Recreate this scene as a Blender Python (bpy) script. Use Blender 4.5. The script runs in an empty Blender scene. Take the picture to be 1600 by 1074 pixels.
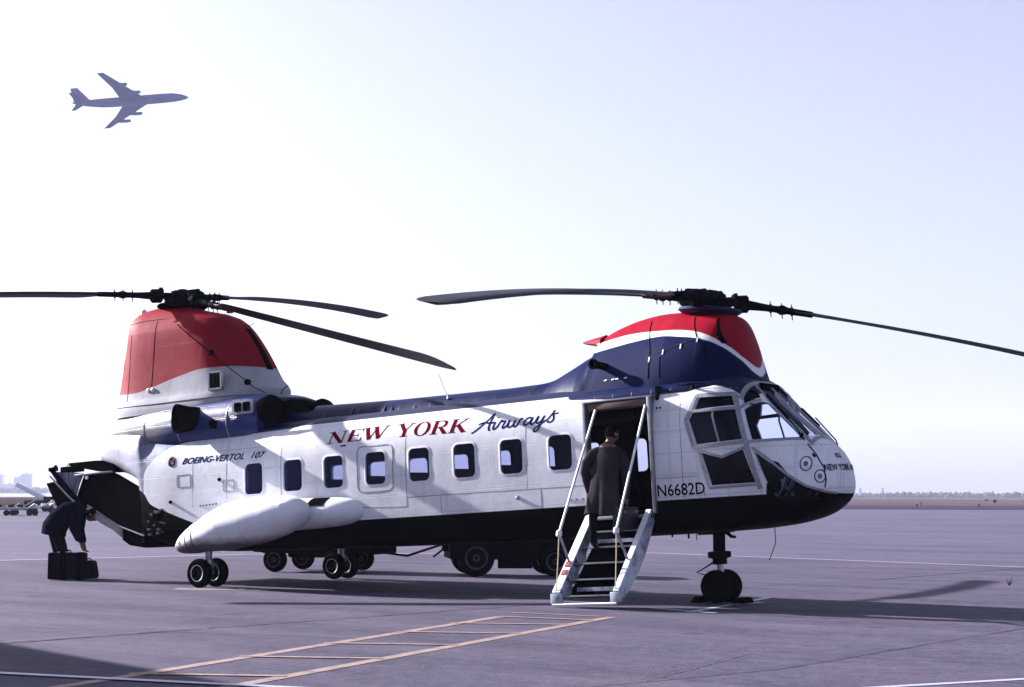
import bpy, bmesh, math, random
import numpy as np
from mathutils import Vector, Matrix
random.seed(7)
S = bpy.context.scene
COL = S.collection
R = math.radians

# ------------------------------------------------------------------ camera
FPX = 2520.0
TH = R(33.5)
XC = Vector((math.cos(TH), math.sin(TH), 0)); DH = Vector((-math.sin(TH), math.cos(TH), 0)); UP = Vector((0, 0, 1))
CAM = 5.72 * XC - 28 * DH + 1.46 * UP
def basis(al, rho):
    D = math.cos(al) * DH + math.sin(al) * UP
    U = -math.sin(al) * DH + math.cos(al) * UP
    return Matrix((XC * math.cos(rho) + U * math.sin(rho), U * math.cos(rho) - XC * math.sin(rho), D))
B0 = basis(math.atan(233 / FPX), 0); B1 = basis(math.atan(236 / FPX), R(.25))
cd = bpy.data.cameras.new('camera'); cam = bpy.data.objects.new('camera', cd); COL.objects.link(cam)
m = Matrix.Identity(4)
for i in range(3):
    m[i][0] = B1[0][i]; m[i][1] = B1[1][i]; m[i][2] = -B1[2][i]; m[i][3] = CAM[i]
cam.matrix_world = m
cd.sensor_width = 36; cd.lens = 36 * FPX / 1600; cd.clip_start = .1; cd.clip_end = 20000
S.camera = cam
def G(X, D, z=0):            # ground layout frame: X metres to the right, D metres ahead of the standing point
    return Vector((CAM.x, CAM.y, 0)) + X * XC + D * DH + z * UP

# ------------------------------------------------------------------ sky and sun
SUN_EL = R(22.5); SUN_AZ = R(59.9)
sd = (-math.sin(SUN_AZ) * XC + math.cos(SUN_AZ) * DH).normalized()
sdir = sd * math.cos(SUN_EL) + UP * math.sin(SUN_EL)
W = bpy.data.worlds.new('World'); S.world = W; W.use_nodes = True
wn = W.node_tree.nodes; wl = W.node_tree.links
for n in list(wn): wn.remove(n)
sky = wn.new('ShaderNodeTexSky'); sky.sky_type = 'NISHITA'; sky.sun_disc = False
sky.sun_elevation = SUN_EL; sky.sun_rotation = math.atan2(sd.x, sd.y)
sky.air_density = .9; sky.dust_density = 2.4; sky.ozone_density = 2.0; sky.altitude = 0
bg = wn.new('ShaderNodeBackground'); bg.inputs[1].default_value = .05
wo = wn.new('ShaderNodeOutputWorld')
cast = wn.new('ShaderNodeMix'); cast.data_type = 'RGBA'; cast.blend_type = 'MULTIPLY'; cast.inputs[0].default_value = 1; cast.inputs[7].default_value = (.96, .935, 1.10, 1)   # the slide film's violet cast
hs = wn.new('ShaderNodeHueSaturation'); hs.inputs['Saturation'].default_value = .5; wl.new(sky.outputs[0], hs.inputs['Color'])
wl.new(hs.outputs[0], cast.inputs[6]); wl.new(cast.outputs[2], bg.inputs[0]); wl.new(bg.outputs[0], wo.inputs[0])
sl = bpy.data.lights.new('sun', 'SUN'); sl.energy = 5; sl.angle = R(.5); sl.color = (1, .95, .94)
so = bpy.data.objects.new('sun', sl); COL.objects.link(so)
so.rotation_euler = (-sdir).to_track_quat('-Z', 'Y').to_euler(); so.location = (0, 0, 60)
S.view_settings.view_transform = 'Standard'; S.view_settings.look = 'None'
S.view_settings.gamma = 1; S.view_settings.use_curve_mapping = False
S.view_settings.exposure = 2.12
S.render.engine = 'CYCLES'

# ------------------------------------------------------------------ materials
def mat(name, col, rough=.6, metal=0, var=0, vscale=3, bump=0, bscale=40, spec=.5, coat=0, dirt=None, ior=None):
    M = bpy.data.materials.new(name); M.use_nodes = True
    nt = M.node_tree; b = nt.nodes['Principled BSDF']
    b.inputs['Base Color'].default_value = (*col, 1); b.inputs['Roughness'].default_value = rough
    b.inputs['Metallic'].default_value = metal; b.inputs['Specular IOR Level'].default_value = spec
    b.inputs['Coat Weight'].default_value = coat
    b.inputs['IOR'].default_value = ior or (1.05 if spec < .2 else 1.45)
    if var or bump:
        tc = nt.nodes.new('ShaderNodeTexCoord')
    if var:
        nz = nt.nodes.new('ShaderNodeTexNoise'); nz.inputs['Scale'].default_value = vscale; nz.inputs['Detail'].default_value = 6
        nz.inputs['Roughness'].default_value = .65
        nt.links.new(tc.outputs['Object'], nz.inputs['Vector'])
        mr = nt.nodes.new('ShaderNodeMapRange'); mr.inputs[1].default_value = .3; mr.inputs[2].default_value = .7
        nt.links.new(nz.outputs['Fac'], mr.inputs[0])
        mx = nt.nodes.new('ShaderNodeMix'); mx.data_type = 'RGBA'
        d = dirt or tuple(c * (1 - var) for c in col)
        mx.inputs[6].default_value = (*d, 1); mx.inputs[7].default_value = (*[min(1, c * (1 + var * .5)) for c in col], 1)
        nt.links.new(mr.outputs[0], mx.inputs[0]); nt.links.new(mx.outputs[2], b.inputs['Base Color'])
    if bump:
        n2 = nt.nodes.new('ShaderNodeTexNoise'); n2.inputs['Scale'].default_value = bscale; n2.inputs['Detail'].default_value = 5
        nt.links.new(tc.outputs['Object'], n2.inputs['Vector'])
        bp = nt.nodes.new('ShaderNodeBump'); bp.inputs['Strength'].default_value = bump; bp.inputs['Distance'].default_value = .02
        nt.links.new(n2.outputs['Fac'], bp.inputs['Height']); nt.links.new(bp.outputs['Normal'], b.inputs['Normal'])
    return M

class NT:                      # small node-graph helper for painted skins
    def __init__(s, name):
        s.M = bpy.data.materials.new(name); s.M.use_nodes = True; s.t = s.M.node_tree
        s.b = s.t.nodes['Principled BSDF']
        s.tc = s.t.nodes.new('ShaderNodeTexCoord'); s.sp = s.t.nodes.new('ShaderNodeSeparateXYZ')
        s.t.links.new(s.tc.outputs['Object'], s.sp.inputs[0]); s.x, s.y, s.z = s.sp.outputs
    def L(s, a, b): s.t.links.new(a, b)
    def math(s, op, a, b=None, clamp=False):
        n = s.t.nodes.new('ShaderNodeMath'); n.operation = op; n.use_clamp = clamp
        for i, v in enumerate((a, b)):
            if v is None: continue
            if isinstance(v, (int, float)): n.inputs[i].default_value = v
            else: s.L(v, n.inputs[i])
        return n.outputs[0]
    def curve(s, v, pts, lo, hi, zlo, zhi):
        t = s.math('DIVIDE', s.math('SUBTRACT', v, lo), hi - lo, True)
        n = s.t.nodes.new('ShaderNodeFloatCurve'); c = n.mapping.curves[0]
        P = [((a - lo) / (hi - lo), (b - zlo) / (zhi - zlo)) for a, b in pts]
        while len(c.points) < len(P): c.points.new(.5, .5)
        for q, (a, b) in zip(c.points, P): q.location = (a, b); q.handle_type = 'AUTO_CLAMPED'
        n.mapping.update(); s.L(t, n.inputs['Value'])
        return s.math('ADD', s.math('MULTIPLY', n.outputs[0], zhi - zlo), zlo)
    def step(s, a, b, w=.006):     # 1 where a > b
        return s.math('ADD', s.math('DIVIDE', s.math('SUBTRACT', a, b), w), .5, True)
    def mix(s, f, a, b):
        n = s.t.nodes.new('ShaderNodeMix'); n.data_type = 'RGBA'
        if isinstance(f, (int, float)): n.inputs[0].default_value = f
        else: s.L(f, n.inputs[0])
        for i, v in ((6, a), (7, b)):
            if isinstance(v, tuple): n.inputs[i].default_value = (*v, 1)
            else: s.L(v, n.inputs[i])
        return n.outputs[2]
    def mul(s, a, b):
        n = s.t.nodes.new('ShaderNodeMix'); n.data_type = 'RGBA'; n.blend_type = 'MULTIPLY'; n.inputs[0].default_value = 1
        s.L(a, n.inputs[6]) if not isinstance(a, tuple) else setattr(n.inputs[6], 'default_value', (*a, 1)); n.inputs[7].default_value = (*b, 1)
        return n.outputs[2]
    def noise(s, scale, detail=5, lo=.3, hi=.7, stretch=None, rough=.6):
        n = s.t.nodes.new('ShaderNodeTexNoise'); n.inputs['Scale'].default_value = scale; n.inputs['Detail'].default_value = detail
        n.inputs['Roughness'].default_value = rough
        if stretch:
            mp = s.t.nodes.new('ShaderNodeMapping'); mp.inputs['Scale'].default_value = stretch
            s.L(s.tc.outputs['Object'], mp.inputs[0]); s.L(mp.outputs[0], n.inputs['Vector'])
        else: s.L(s.tc.outputs['Object'], n.inputs['Vector'])
        r = s.t.nodes.new('ShaderNodeMapRange'); r.inputs[1].default_value = lo; r.inputs[2].default_value = hi
        s.L(n.outputs['Fac'], r.inputs[0]); return r.outputs[0]
    def skin(s, pitchx=.408, pitchz=.29, seam=.55, rivets=True):   # seams, rivet rows, oil-canning
        cb = s.t.nodes.new('ShaderNodeCombineXYZ'); s.L(s.x, cb.inputs[0]); s.L(s.z, cb.inputs[1])
        br = s.t.nodes.new('ShaderNodeTexBrick'); br.offset = 0; br.inputs['Scale'].default_value = 1
        br.inputs['Brick Width'].default_value = pitchx; br.inputs['Row Height'].default_value = pitchz
        br.inputs['Mortar Size'].default_value = .0035; br.inputs['Mortar Smooth'].default_value = .6
        s.L(cb.outputs[0], br.inputs['Vector']); line = br.outputs['Fac']
        # rivets: dots along the seams
        def fr(v, p, o=0): return s.math('ABSOLUTE', s.math('SUBTRACT', s.math('FRACT', s.math('DIVIDE', s.math('ADD', v, o), p)), .5))
        dx = s.math('MULTIPLY', fr(s.x, .034), .034); dz = s.math('MULTIPLY', fr(s.z, .034), .034)
        nx = s.math('MULTIPLY', s.math('SUBTRACT', .5, fr(s.x, pitchx)), pitchx); nz = s.math('MULTIPLY', s.math('SUBTRACT', .5, fr(s.z, pitchz)), pitchz)
        near = s.math('ADD', s.math('LESS_THAN', nx, .03), s.math('LESS_THAN', nz, .03), True)
        rr = s.math('LESS_THAN', s.math('ADD', s.math('MULTIPLY', dx, dx), s.math('MULTIPLY', dz, dz)), .00008)
        riv = s.math('MULTIPLY', rr, near)
        wave = s.noise(1.0, 2, 0, 1, stretch=(2.4, 2.4, 4.5))
        h = s.math('SUBTRACT', s.math('MULTIPLY', wave, .9), s.math('MULTIPLY', line, .6))
        if rivets: h = s.math('ADD', h, s.math('MULTIPLY', riv, .5))
        bp = s.t.nodes.new('ShaderNodeBump'); bp.inputs['Strength'].default_value = .45; bp.inputs['Distance'].default_value = .006
        s.L(h, bp.inputs['Height']); s.L(bp.outputs['Normal'], s.b.inputs['Normal'])
        return s.math('MULTIPLY', line, seam), s.math('MULTIPLY', riv, .35)
    def finish(s, col, seam, riv, dirtamt=.35, rough=.38):
        d1 = s.noise(1.7, 8, .42, .75, stretch=(1, 1, .6)); d2 = s.noise(9, 6, .5, .8)
        c = s.mix(s.math('MULTIPLY', d1, dirtamt), col, s.mul(col, (.50, .44, .40)))
        c = s.mix(s.math('MULTIPLY', d2, dirtamt * .6), c, s.mul(col, (.40, .36, .34)))
        c = s.mix(s.math('ADD', seam, riv, True), c, s.mul(col, (.35, .35, .38)))
        s.L(c, s.b.inputs['Base Color'])
        s.L(s.math('ADD', s.math('MULTIPLY', d1, .2), rough), s.b.inputs['Roughness'])
        return s.M

WHITE = (.62, .64, .70); BLUE = (.0025, .006, .040); BLACK = (.0012, .0012, .002); RED = (.22, .006, .018); SILVER = (.28, .29, .34)
XB = [(.83, 2.2), (.96, 1.44), (1.14, .92), (1.31, .47), (1.5, .31), (1.77, .31), (1.95, .42), (2.15, .70), (2.27, 1.06), (2.31, 1.58), (2.36, 3.6), (2.6, 3.6)]
n = NT('hull_paint'); seam, riv = n.skin()
zl = n.curve(n.x, [(-2, 1.9), (-.5, 1.86), (.2, 1.56), (.31, 1.5), (.47, 1.31), (.92, 1.14), (1.44, .96), (1.8, .84), (2.2, .83), (11.5, .83), (11.51, .84), (11.56, 1.26), (11.74, 1.08), (11.93, .92), (12.11, .83), (12.3, .79), (13, .78)], -2, 13, 0, 3)
zu = n.curve(n.x, [(-2, 2.36), (10.3, 2.365), (10.7, 2.34), (11.0, 2.26), (11.2, 2.12), (11.35, 1.98), (13, 1.95)], -2, 13, 0, 3)
zu = n.math('ADD', zu, n.math('MULTIPLY', n.math('GREATER_THAN', n.x, 11.3), 2))
xb = n.curve(n.z, XB, 0, 3, -1, 4)
sv = n.mix(n.noise(3, 6, .3, .7, stretch=(1, 1, 3)), (.17, .18, .26), SILVER)
sv = n.mix(n.step(n.x, n.math('ADD', n.math('MULTIPLY', n.noise(2, 3, 0, 1), .8), -.1), .7), sv, (.03, .045, .13))
aft = n.step(xb, n.x)
c = n.mix(aft, WHITE, sv)
c = n.mix(n.math('MULTIPLY', n.step(n.z, zu), n.step(n.x, .6, .6)), c, BLUE)
c = n.mix(n.step(zl, n.z), c, BLACK)
M_HULL = n.finish(c, seam, riv, .42, .5)
n.L(n.math('SUBTRACT', 1.26, n.math('MULTIPLY', n.step(zl, n.z), .21)), n.b.inputs['IOR'])
MT = n.math('MULTIPLY', n.math('MULTIPLY', aft, .5), n.step(n.z, zl)); n.L(MT, n.b.inputs['Metallic'])
# engine cowling: bare metal aft, blue forward, brown exhaust stain
n = NT('cowling_paint'); seam, riv = n.skin(.55, .26)
f = n.step(n.x, n.math('ADD', n.math('MULTIPLY', n.noise(2.3, 4, 0, 1), .7), .25), .5)
c = n.mix(n.noise(3, 5, .3, .7, stretch=(1, 1, 3)), (.17, .18, .22), (.29, .29, .33))
st = n.math('MULTIPLY', n.noise(3, 5, .35, .65, stretch=(.5, 1, 2.5)), n.math('MULTIPLY', n.step(n.x, -.3, 1.2), n.step(2.72, n.z, .2)))
c = n.mix(n.math('MULTIPLY', st, .7), c, (.07, .04, .03))
c = n.mix(f, c, (.009, .020, .115))
M_COWL = n.finish(c, seam, riv, .35, .34); n.L(n.math('MULTIPLY', n.math('SUBTRACT', 1, f), .45), n.b.inputs['Metallic'])
# aft pylon: red over white
n = NT('aft_pylon_paint'); seam, riv = n.skin(.62, .5, .4, True)
zr = n.curve(n.x, [(-2, 3.22), (-.7, 3.25), (-.28, 3.24), (.17, 3.3), (.72, 3.42), (1.45, 3.52), (1.97, 3.51), (2.31, 3.46), (2.81, 3.28), (3.3, 3.1)], -2, 4, 2, 5)
c = n.mix(n.step(n.z, zr, .01), (.36, .37, .41), n.mix(n.noise(1.4, 4, .3, .7), RED, (.24, .014, .028)))
M_APY = n.finish(c, seam, riv, .45, .5); n.b.inputs['IOR'].default_value = 1.08
# forward pylon: red, white band, blue
n = NT('forward_pylon_paint'); seam, riv = n.skin(.7, 2.0, .4, False)
FR = [(8, 3.06), (8.82, 3.17), (9.36, 3.21), (9.9, 3.18), (10.27, 3.14), (10.62, 3.04), (10.87, 2.875), (10.99, 2.72), (11.06, 2.60), (11.12, 2.44)]
FW = [(8, 2.94), (8.9, 3.03), (9.42, 3.08), (9.83, 3.1), (10.23, 3.05), (10.56, 2.98), (10.79, 2.88), (10.97, 2.70), (11.06, 2.55), (11.13, 2.38)]
c = n.mix(n.step(n.z, n.curve(n.x, FW, 8, 12, 2, 4), .01), n.mix(n.noise(2, 5), BLUE, (.004, .008, .045)), WHITE)
c = n.mix(n.step(n.z, n.curve(n.x, FR, 8, 12, 2, 4), .01), c, RED)
M_FPY = n.finish(c, seam, riv, .3, .45); n.b.inputs['IOR'].default_value = 1.08
n = NT('blue_skin'); seam, riv = n.skin(.30, 3, .5, False); n.b.inputs['IOR'].default_value = 1.2; M_BLUE = n.finish(n.mix(n.noise(3, 5), BLUE, (.005, .011, .055)), seam, riv, .35, .3)
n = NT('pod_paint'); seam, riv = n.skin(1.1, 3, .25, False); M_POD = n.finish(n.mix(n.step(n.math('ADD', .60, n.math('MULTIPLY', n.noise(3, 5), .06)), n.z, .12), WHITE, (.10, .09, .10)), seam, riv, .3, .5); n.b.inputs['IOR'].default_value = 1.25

M_WHITE = mat('white_paint', WHITE, .45, var=.12, vscale=6)
M_BLACK = mat('black_paint', (.0025, .0025, .0035), .8, var=.3, vscale=8, spec=.04)
M_DARK = mat('dark_metal', (.004, .004, .006), .6, 0, spec=.15, var=.5, vscale=14, bump=.3, bscale=60)
M_BLADE = mat('blade_paint', (.006, .006, .013), .5, 0, spec=.3, ior=1.3, var=.3, vscale=3)
M_RUB = mat('rubber', (.004, .004, .005), .85, spec=.1, var=.4, vscale=20, bump=.2, bscale=80)
M_METAL = mat('bare_metal', (.30, .31, .35), .35, .85, var=.25, vscale=12)
M_FRAME = mat('window_frame_metal', (.22, .23, .28), .4, .35, var=.3, vscale=18, bump=.3, bscale=70)
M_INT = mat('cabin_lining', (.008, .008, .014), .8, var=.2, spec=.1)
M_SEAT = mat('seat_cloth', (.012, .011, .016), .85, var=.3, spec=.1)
M_TAN = mat('door_header', (.09, .058, .048), .7, var=.2)
M_RUBRED = mat('red_mark', (.22, .012, .015), .5)
M_LETR = mat('letter_red', (.12, .003, .015), .9, spec=.05, var=.2, vscale=12)
M_LETB = mat('letter_blue', (.009, .020, .09), .9, spec=.05, var=.2, vscale=12)
M_LETK = mat('letter_black', (.004, .006, .016), .9, spec=.05, var=.2, vscale=12)
M_LETG = mat('letter_faint', (.30, .26, .26), .9, spec=.05, var=.2, vscale=12)
M_ROPE = mat('rope', (.35, .28, .2), .8)
def glassmat(name, tint, refl, rough=.02, gain=.6):
    M = bpy.data.materials.new(name); M.use_nodes = True; t = M.node_tree; t.nodes.remove(t.nodes['Principled BSDF'])
    tr = t.nodes.new('ShaderNodeBsdfTransparent'); tr.inputs[0].default_value = (*tint, 1)
    gl = t.nodes.new('ShaderNodeBsdfGlossy'); gl.inputs['Roughness'].default_value = rough; gl.inputs[0].default_value = (.5, .55, .85, 1)
    fr = t.nodes.new('ShaderNodeFresnel'); fr.inputs[0].default_value = 1.5
    mu = t.nodes.new('ShaderNodeMath'); mu.operation = 'MULTIPLY_ADD'; mu.inputs[1].default_value = gain; mu.inputs[2].default_value = refl
    mx = t.nodes.new('ShaderNodeMixShader'); t.links.new(fr.outputs[0], mu.inputs[0]); t.links.new(mu.outputs[0], mx.inputs[0])
    t.links.new(tr.outputs[0], mx.inputs[1]); t.links.new(gl.outputs[0], mx.inputs[2]); t.links.new(mx.outputs[0], t.nodes['Material Output'].inputs[0])
    return M
M_GLASS = glassmat('cabin_glass', (.84, .86, .95), .02)
M_WSH = glassmat('windshield_glass', (.82, .86, .97), .0, .02, .35)

# ------------------------------------------------------------------ mesh helpers
def tag(o, label=None, cat=None, group=None, kind=None):
    if label: o['label'] = label
    if cat: o['category'] = cat
    if group: o['group'] = group
    if kind: o['kind'] = kind
    return o
def link(name, me, mats, parent=None, smooth=38):
    if not isinstance(mats, (list, tuple)): mats = [mats]
    for q in mats: me.materials.append(q)
    if smooth:
        me.polygons.foreach_set('use_smooth', [True] * len(me.polygons)); me.set_sharp_from_angle(angle=R(smooth))
    o = bpy.data.objects.new(name, me); COL.objects.link(o)
    if parent: o.parent = parent
    return o
def empty(name, loc=(0, 0, 0), label=None, cat=None, group=None):
    o = bpy.data.objects.new(name, None); COL.objects.link(o); o.location = loc; o.empty_display_size = .3
    return tag(o, label, cat, group)
class MB:
    def __init__(s): s.bm = bmesh.new()
    def loft(s, rings, closed=True, cap=True):
        bm = s.bm; V = [[bm.verts.new(p) for p in r] for r in rings]
        nn = len(V[0]); rng = nn if closed else nn - 1
        for a, b in zip(V, V[1:]):
            for i in range(rng):
                j = (i + 1) % nn
                bm.faces.new((a[i], a[j], b[j], b[i]))
        if cap and closed: bm.faces.new(V[0][::-1]); bm.faces.new(V[-1])
        return s
    def tube(s, pts, r, n=8, cap=True):
        pts = [Vector(p) for p in pts]; rs = r if isinstance(r, (list, tuple)) else [r] * len(pts)
        rings = []; side = None
        for i, p in enumerate(pts):
            t = (pts[min(i + 1, len(pts) - 1)] - pts[max(i - 1, 0)]).normalized()
            if side is None: side = t.orthogonal().normalized()
            side = (side - t * side.dot(t)).normalized(); up = t.cross(side)
            rings.append([p + rs[i] * (math.cos(a) * side + math.sin(a) * up) for a in [2 * math.pi * k / n for k in range(n)]])
        return s.loft(rings, True, cap)
    def box(s, c, d, rot=None, bev=0):
        c = Vector(c); M3 = rot or Matrix.Identity(3)
        r = bmesh.ops.create_cube(s.bm, size=1)
        for v in r['verts']: v.co = c + M3 @ Vector((v.co.x * d[0], v.co.y * d[1], v.co.z * d[2]))
        if bev:
            es = {e for v in r['verts'] for e in v.link_edges}
            bmesh.ops.bevel(s.bm, geom=list(es), offset=bev, segments=2, affect='EDGES', profile=.6)
        return s
    def lathe(s, prof, c, ax, n=28):   # prof: (distance along axis, radius)
        ax = Vector(ax).normalized(); u = ax.orthogonal().normalized(); v = ax.cross(u); c = Vector(c)
        return s.loft([[c + ax * d + r * (math.cos(a) * u + math.sin(a) * v) for a in [2 * math.pi * k / n for k in range(n)]] for d, r in prof], True, True)
    def poly(s, pts, off):             # thick polygon: pts then shifted by off
        off = Vector(off); return s.loft([[Vector(p) for p in pts], [Vector(p) + off for p in pts]])
    def quad(s, pts): s.bm.faces.new([s.bm.verts.new(p) for p in pts]); return s
    def me(s, name):
        bmesh.ops.recalc_face_normals(s.bm, faces=s.bm.faces[:])
        me = bpy.data.meshes.new(name); s.bm.to_mesh(me); s.bm.free(); return me
    def obj(s, name, mats, parent=None, smooth=38): return link(name, s.me(name), mats, parent, smooth)
_PC = {}
def lerp_tab(tab, x):          # monotone cubic through the table rows
    key = id(tab)
    if key not in _PC:
        A = np.array(tab, float); X = A[:, 0]; Y = A[:, 1:]; h = np.diff(X)[:, None]; d = np.diff(Y, axis=0) / h
        m_ = np.zeros_like(Y); m_[0] = d[0]; m_[-1] = d[-1]
        w1 = 2 * h[1:] + h[:-1]; w2 = h[1:] + 2 * h[:-1]; ok = d[:-1] * d[1:] > 0
        with np.errstate(divide='ignore', invalid='ignore'): hm = (w1 + w2) / (w1 / d[:-1] + w2 / d[1:])
        m_[1:-1] = np.where(ok, hm, 0); _PC[key] = (X, Y, m_, tab)
    X, Y, m_, _ = _PC[key]
    x = min(max(x, X[0]), X[-1]); i = min(len(X) - 2, max(0, int(np.searchsorted(X, x, 'right')) - 1)); h = X[i + 1] - X[i]; t = (x - X[i]) / h
    v = (2 * t ** 3 - 3 * t * t + 1) * Y[i] + (t ** 3 - 2 * t * t + t) * h * m_[i] + (3 * t * t - 2 * t ** 3) * Y[i + 1] + (t ** 3 - t * t) * h * m_[i + 1]
    return [float(q) for q in v]
def spow(v, e): return math.copysign(abs(v) ** e, v)

# ------------------------------------------------------------------ ground, fields, horizon
def ground_mat(k=1.0, name='apron_concrete'):
    n = NT(name)
    big = n.noise(.09, 6, .35, .65); mid = n.noise(4.5, 9, .34, .66, rough=.72); fine = n.noise(14, 6, .3, .7, rough=.8)
    str_ = n.noise(.6, 8, .4, .75, stretch=(.5, 1.9, 1))
    oil = n.noise(.55, 5, .62, .78)
    c = n.mix(big, (.064 * k, .057 * k, .096 * k), (.096 * k, .086 * k, .136 * k))
    c = n.mix(n.math('MULTIPLY', mid, .7), c, (.030, .026, .043))
    c = n.mix(n.math('MULTIPLY', str_, .55), c, (.150, .130, .175))
    swp = n.noise(.16, 3, .55, .62, stretch=(.35, 2.2, 1)); c = n.mix(n.math('MULTIPLY', swp, .28), c, (.034, .029, .05))
    c = n.mix(n.math('MULTIPLY', n.noise(1.6, 3, .66, .72), .6), c, (.022, .019, .03))
    c = n.mix(n.math('MULTIPLY', oil, .5), c, (.020, .017, .027))
    c = n.mix(n.math('MULTIPLY', fine, .42), c, (.020, .018, .029))
    n.L(c, n.b.inputs['Base Color']); n.b.inputs['Roughness'].default_value = .8; n.b.inputs['IOR'].default_value = 1.16
    bp = n.t.nodes.new('ShaderNodeBump'); bp.inputs['Strength'].default_value = .8; bp.inputs['Distance'].default_value = .012
    n.L(n.math('ADD', n.noise(38, 5, 0, 1, rough=.7), n.math('MULTIPLY', n.noise(6, 5, 0, 1), 1.2)), bp.inputs['Height']); n.L(bp.outputs['Normal'], n.b.inputs['Normal'])
    return n.M
M_APRON = ground_mat()
def sheet(name, pts, z, m, kind='structure', parent=None):
    o = MB().quad([Vector((p[0], p[1], z)) for p in pts]).obj(name, m, parent, 0)
    if parent is None: o['kind'] = kind
    return o
M_FIELD = mat('dry_field_earth', (.08, .062, .066), .95, spec=.05, var=.35, vscale=.02)
M_GRASS1 = mat('dry_grass_brown', (.046, .030, .032), .95, spec=.05, var=.45, vscale=.05)
M_GRASS2 = mat('dry_grass_pink', (.068, .047, .060), .95, spec=.05, var=.35, vscale=.04)
M_GRASS3 = mat('dry_grass_yellow', (.080, .058, .068), .95, spec=.05, var=.35, vscale=.05)
M_TAXI = mat('taxiway_asphalt', (.040, .036, .066), .9, spec=.05, var=.25, vscale=.05)
M_WATER = mat('bay_water', (.14, .15, .18), .25, var=.1, vscale=.05)
g = sheet('ground', [(-9000, -9000), (9000, -9000), (9000, 9000), (-9000, 9000)], -.05, M_FIELD)
def gp(X, D): v = G(X, D); return (v.x, v.y)
apron = sheet('apron', [gp(-400, -300), gp(400, -300), gp(400, 165), gp(40, 178), gp(-400, 190)], 0, M_APRON)
tag(sheet('grass_verge', [gp(-400, 190), gp(-15, 179), gp(-15, 420), gp(-400, 420)], .0, M_GRASS1))
sheet('taxiway', [gp(-14.9, 179), gp(400, 165), gp(400, 260), gp(-14.9, 262)], .0, M_TAXI)
sheet('grass_verge', [gp(-14.9, 262.2), gp(400, 260.2), gp(600, 480), gp(-14.9, 480)], .0, M_GRASS3)
sheet('grass_verge', [gp(-14.9, 480.2), gp(700, 480.2), gp(1500, 2300), gp(-14.9, 2300)], .0, M_GRASS2)
sheet('water', [gp(-3500, 520), gp(-15.2, 520), gp(-15.2, 2300), gp(-3500, 2300)], .0, M_WATER)

M_SCATTER = ground_mat(1.5, 'scatter_lit_ground')  # far apron copy: forward-scattered sunlight painted in as a paler colour
_a = [(-60, -40), (-8.24, 3.1), (-6.62, 8.95), (.07, 16.43), (10.44, 14.17), (60, 3.3)]
sheet('scatter_lit_apron', [(-8.24, 3.1), (-6.62, 8.95), (.07, 16.43), (10.44, 14.17), (95, -4.6), gp(399, 160), gp(41, 176), gp(-16, 177), gp(-200, 183), (-46, -130)], .002, M_SCATTER)

# painted lines and tar seams on the apron (flat, as they are)
n = NT('yellow_line_paint'); wv = n.noise(5, 8, .5, .62, rough=.75)
c = n.mix(wv, (.20, .130, .112), (.07, .06, .08)); n.L(c, n.b.inputs['Base Color']); n.b.inputs['Roughness'].default_value = .75; M_YEL = n.M
n = NT('white_line_paint'); c = n.mix(n.noise(5, 8, .55, .7, rough=.75), (.30, .31, .40), (.12, .11, .15)); n.L(c, n.b.inputs['Base Color']); M_WLN = n.M
n = NT('tar'); c = n.mix(n.noise(6, 4, .5, .7), (.010, .009, .018), (.04, .033, .055)); n.L(c, n.b.inputs['Base Color']); M_TAR = n.M
def stripe(name, a, b, w, z, m, wob=0, seg=1):
    a = Vector((*a, 0)); b = Vector((*b, 0)); d = (b - a); nn = Vector((-d.y, d.x, 0)).normalized()
    mb = MB(); L = []; Rr = []
    for i in range(seg + 1):
        p = a + d * (i / seg) + nn * random.uniform(-wob, wob); ww = w * (1 + (random.uniform(-.45, .45) if wob else 0))
        L.append(p + nn * ww / 2 + UP * z); Rr.append(p - nn * ww / 2 + UP * z)
    mb.loft([L, Rr], False, False)
    return mb.obj(name, m, apron, 0)
Y4, Y8, Y12 = .004, .008, .012
def ext(a, b, t): return (a[0] + (b[0] - a[0]) * t, a[1] + (b[1] - a[1]) * t)
yl = [(10.59, -11.83), (9.33, -3.95)]; yr = [(11.58, -10.84), (10.43, -3.21)]
stripe('painted_line', ext(yl[0], yl[1], -.6), yl[1], .14, Y4, M_YEL)
stripe('painted_line', ext(yr[0], yr[1], -.6), yr[1], .14, Y4, M_YEL)
stripe('painted_line', (9.09, -3.34), (10.3, -3.24), .07, Y8, M_YEL)
for y in (-3.85, -4.55, -5.85, -7.30, -8.75, -10.3):
    fl = (y - yl[0][1]) / (yl[1][1] - yl[0][1]); xl = yl[0][0] + fl * (yl[1][0] - yl[0][0]); ylr = y + (-.55 if y < -4 else -.1)
    ye = y + .05; fr_ = (ye - yr[0][1]) / (yr[1][1] - yr[0][1]); stripe('painted_line', (xl, ylr), (yr[0][0] + fr_ * (yr[1][0] - yr[0][0]), ye), .095, Y8, M_YEL)
stripe('painted_line', ext((9.51, -11.45), (11.77, -10.91), -3), ext((9.51, -11.45), (11.77, -10.91), 1.3), .11, Y12, M_WLN)
stripe('painted_line', (-14.5, -19.7), (-8.24, 2.92), .15, Y4, M_WLN)
stripe('painted_line', (-8.24, 2.92), (-6.62, 8.75), .15, Y4, M_WLN)
stripe('painted_line', (-6.62, 8.75), (.07, 16.23), .15, Y8, M_WLN)
stripe('painted_line', (.07, 16.23), (10.44, 13.97), .15, Y4, M_WLN)
stripe('painted_line', (10.44, 13.97), (30, 9.7), .15, Y8, M_WLN)
stripe('painted_line', (10.82, -1.96), (10.39, 1.37), .12, Y4, M_WLN)
stripe('painted_line', (10.66, -.35), (10.78, .3), .12, Y8, M_WLN)
stripe('painted_line', (10.03, -1.62), (11.21, -1.96), .08, Y12, M_WLN)
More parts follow.
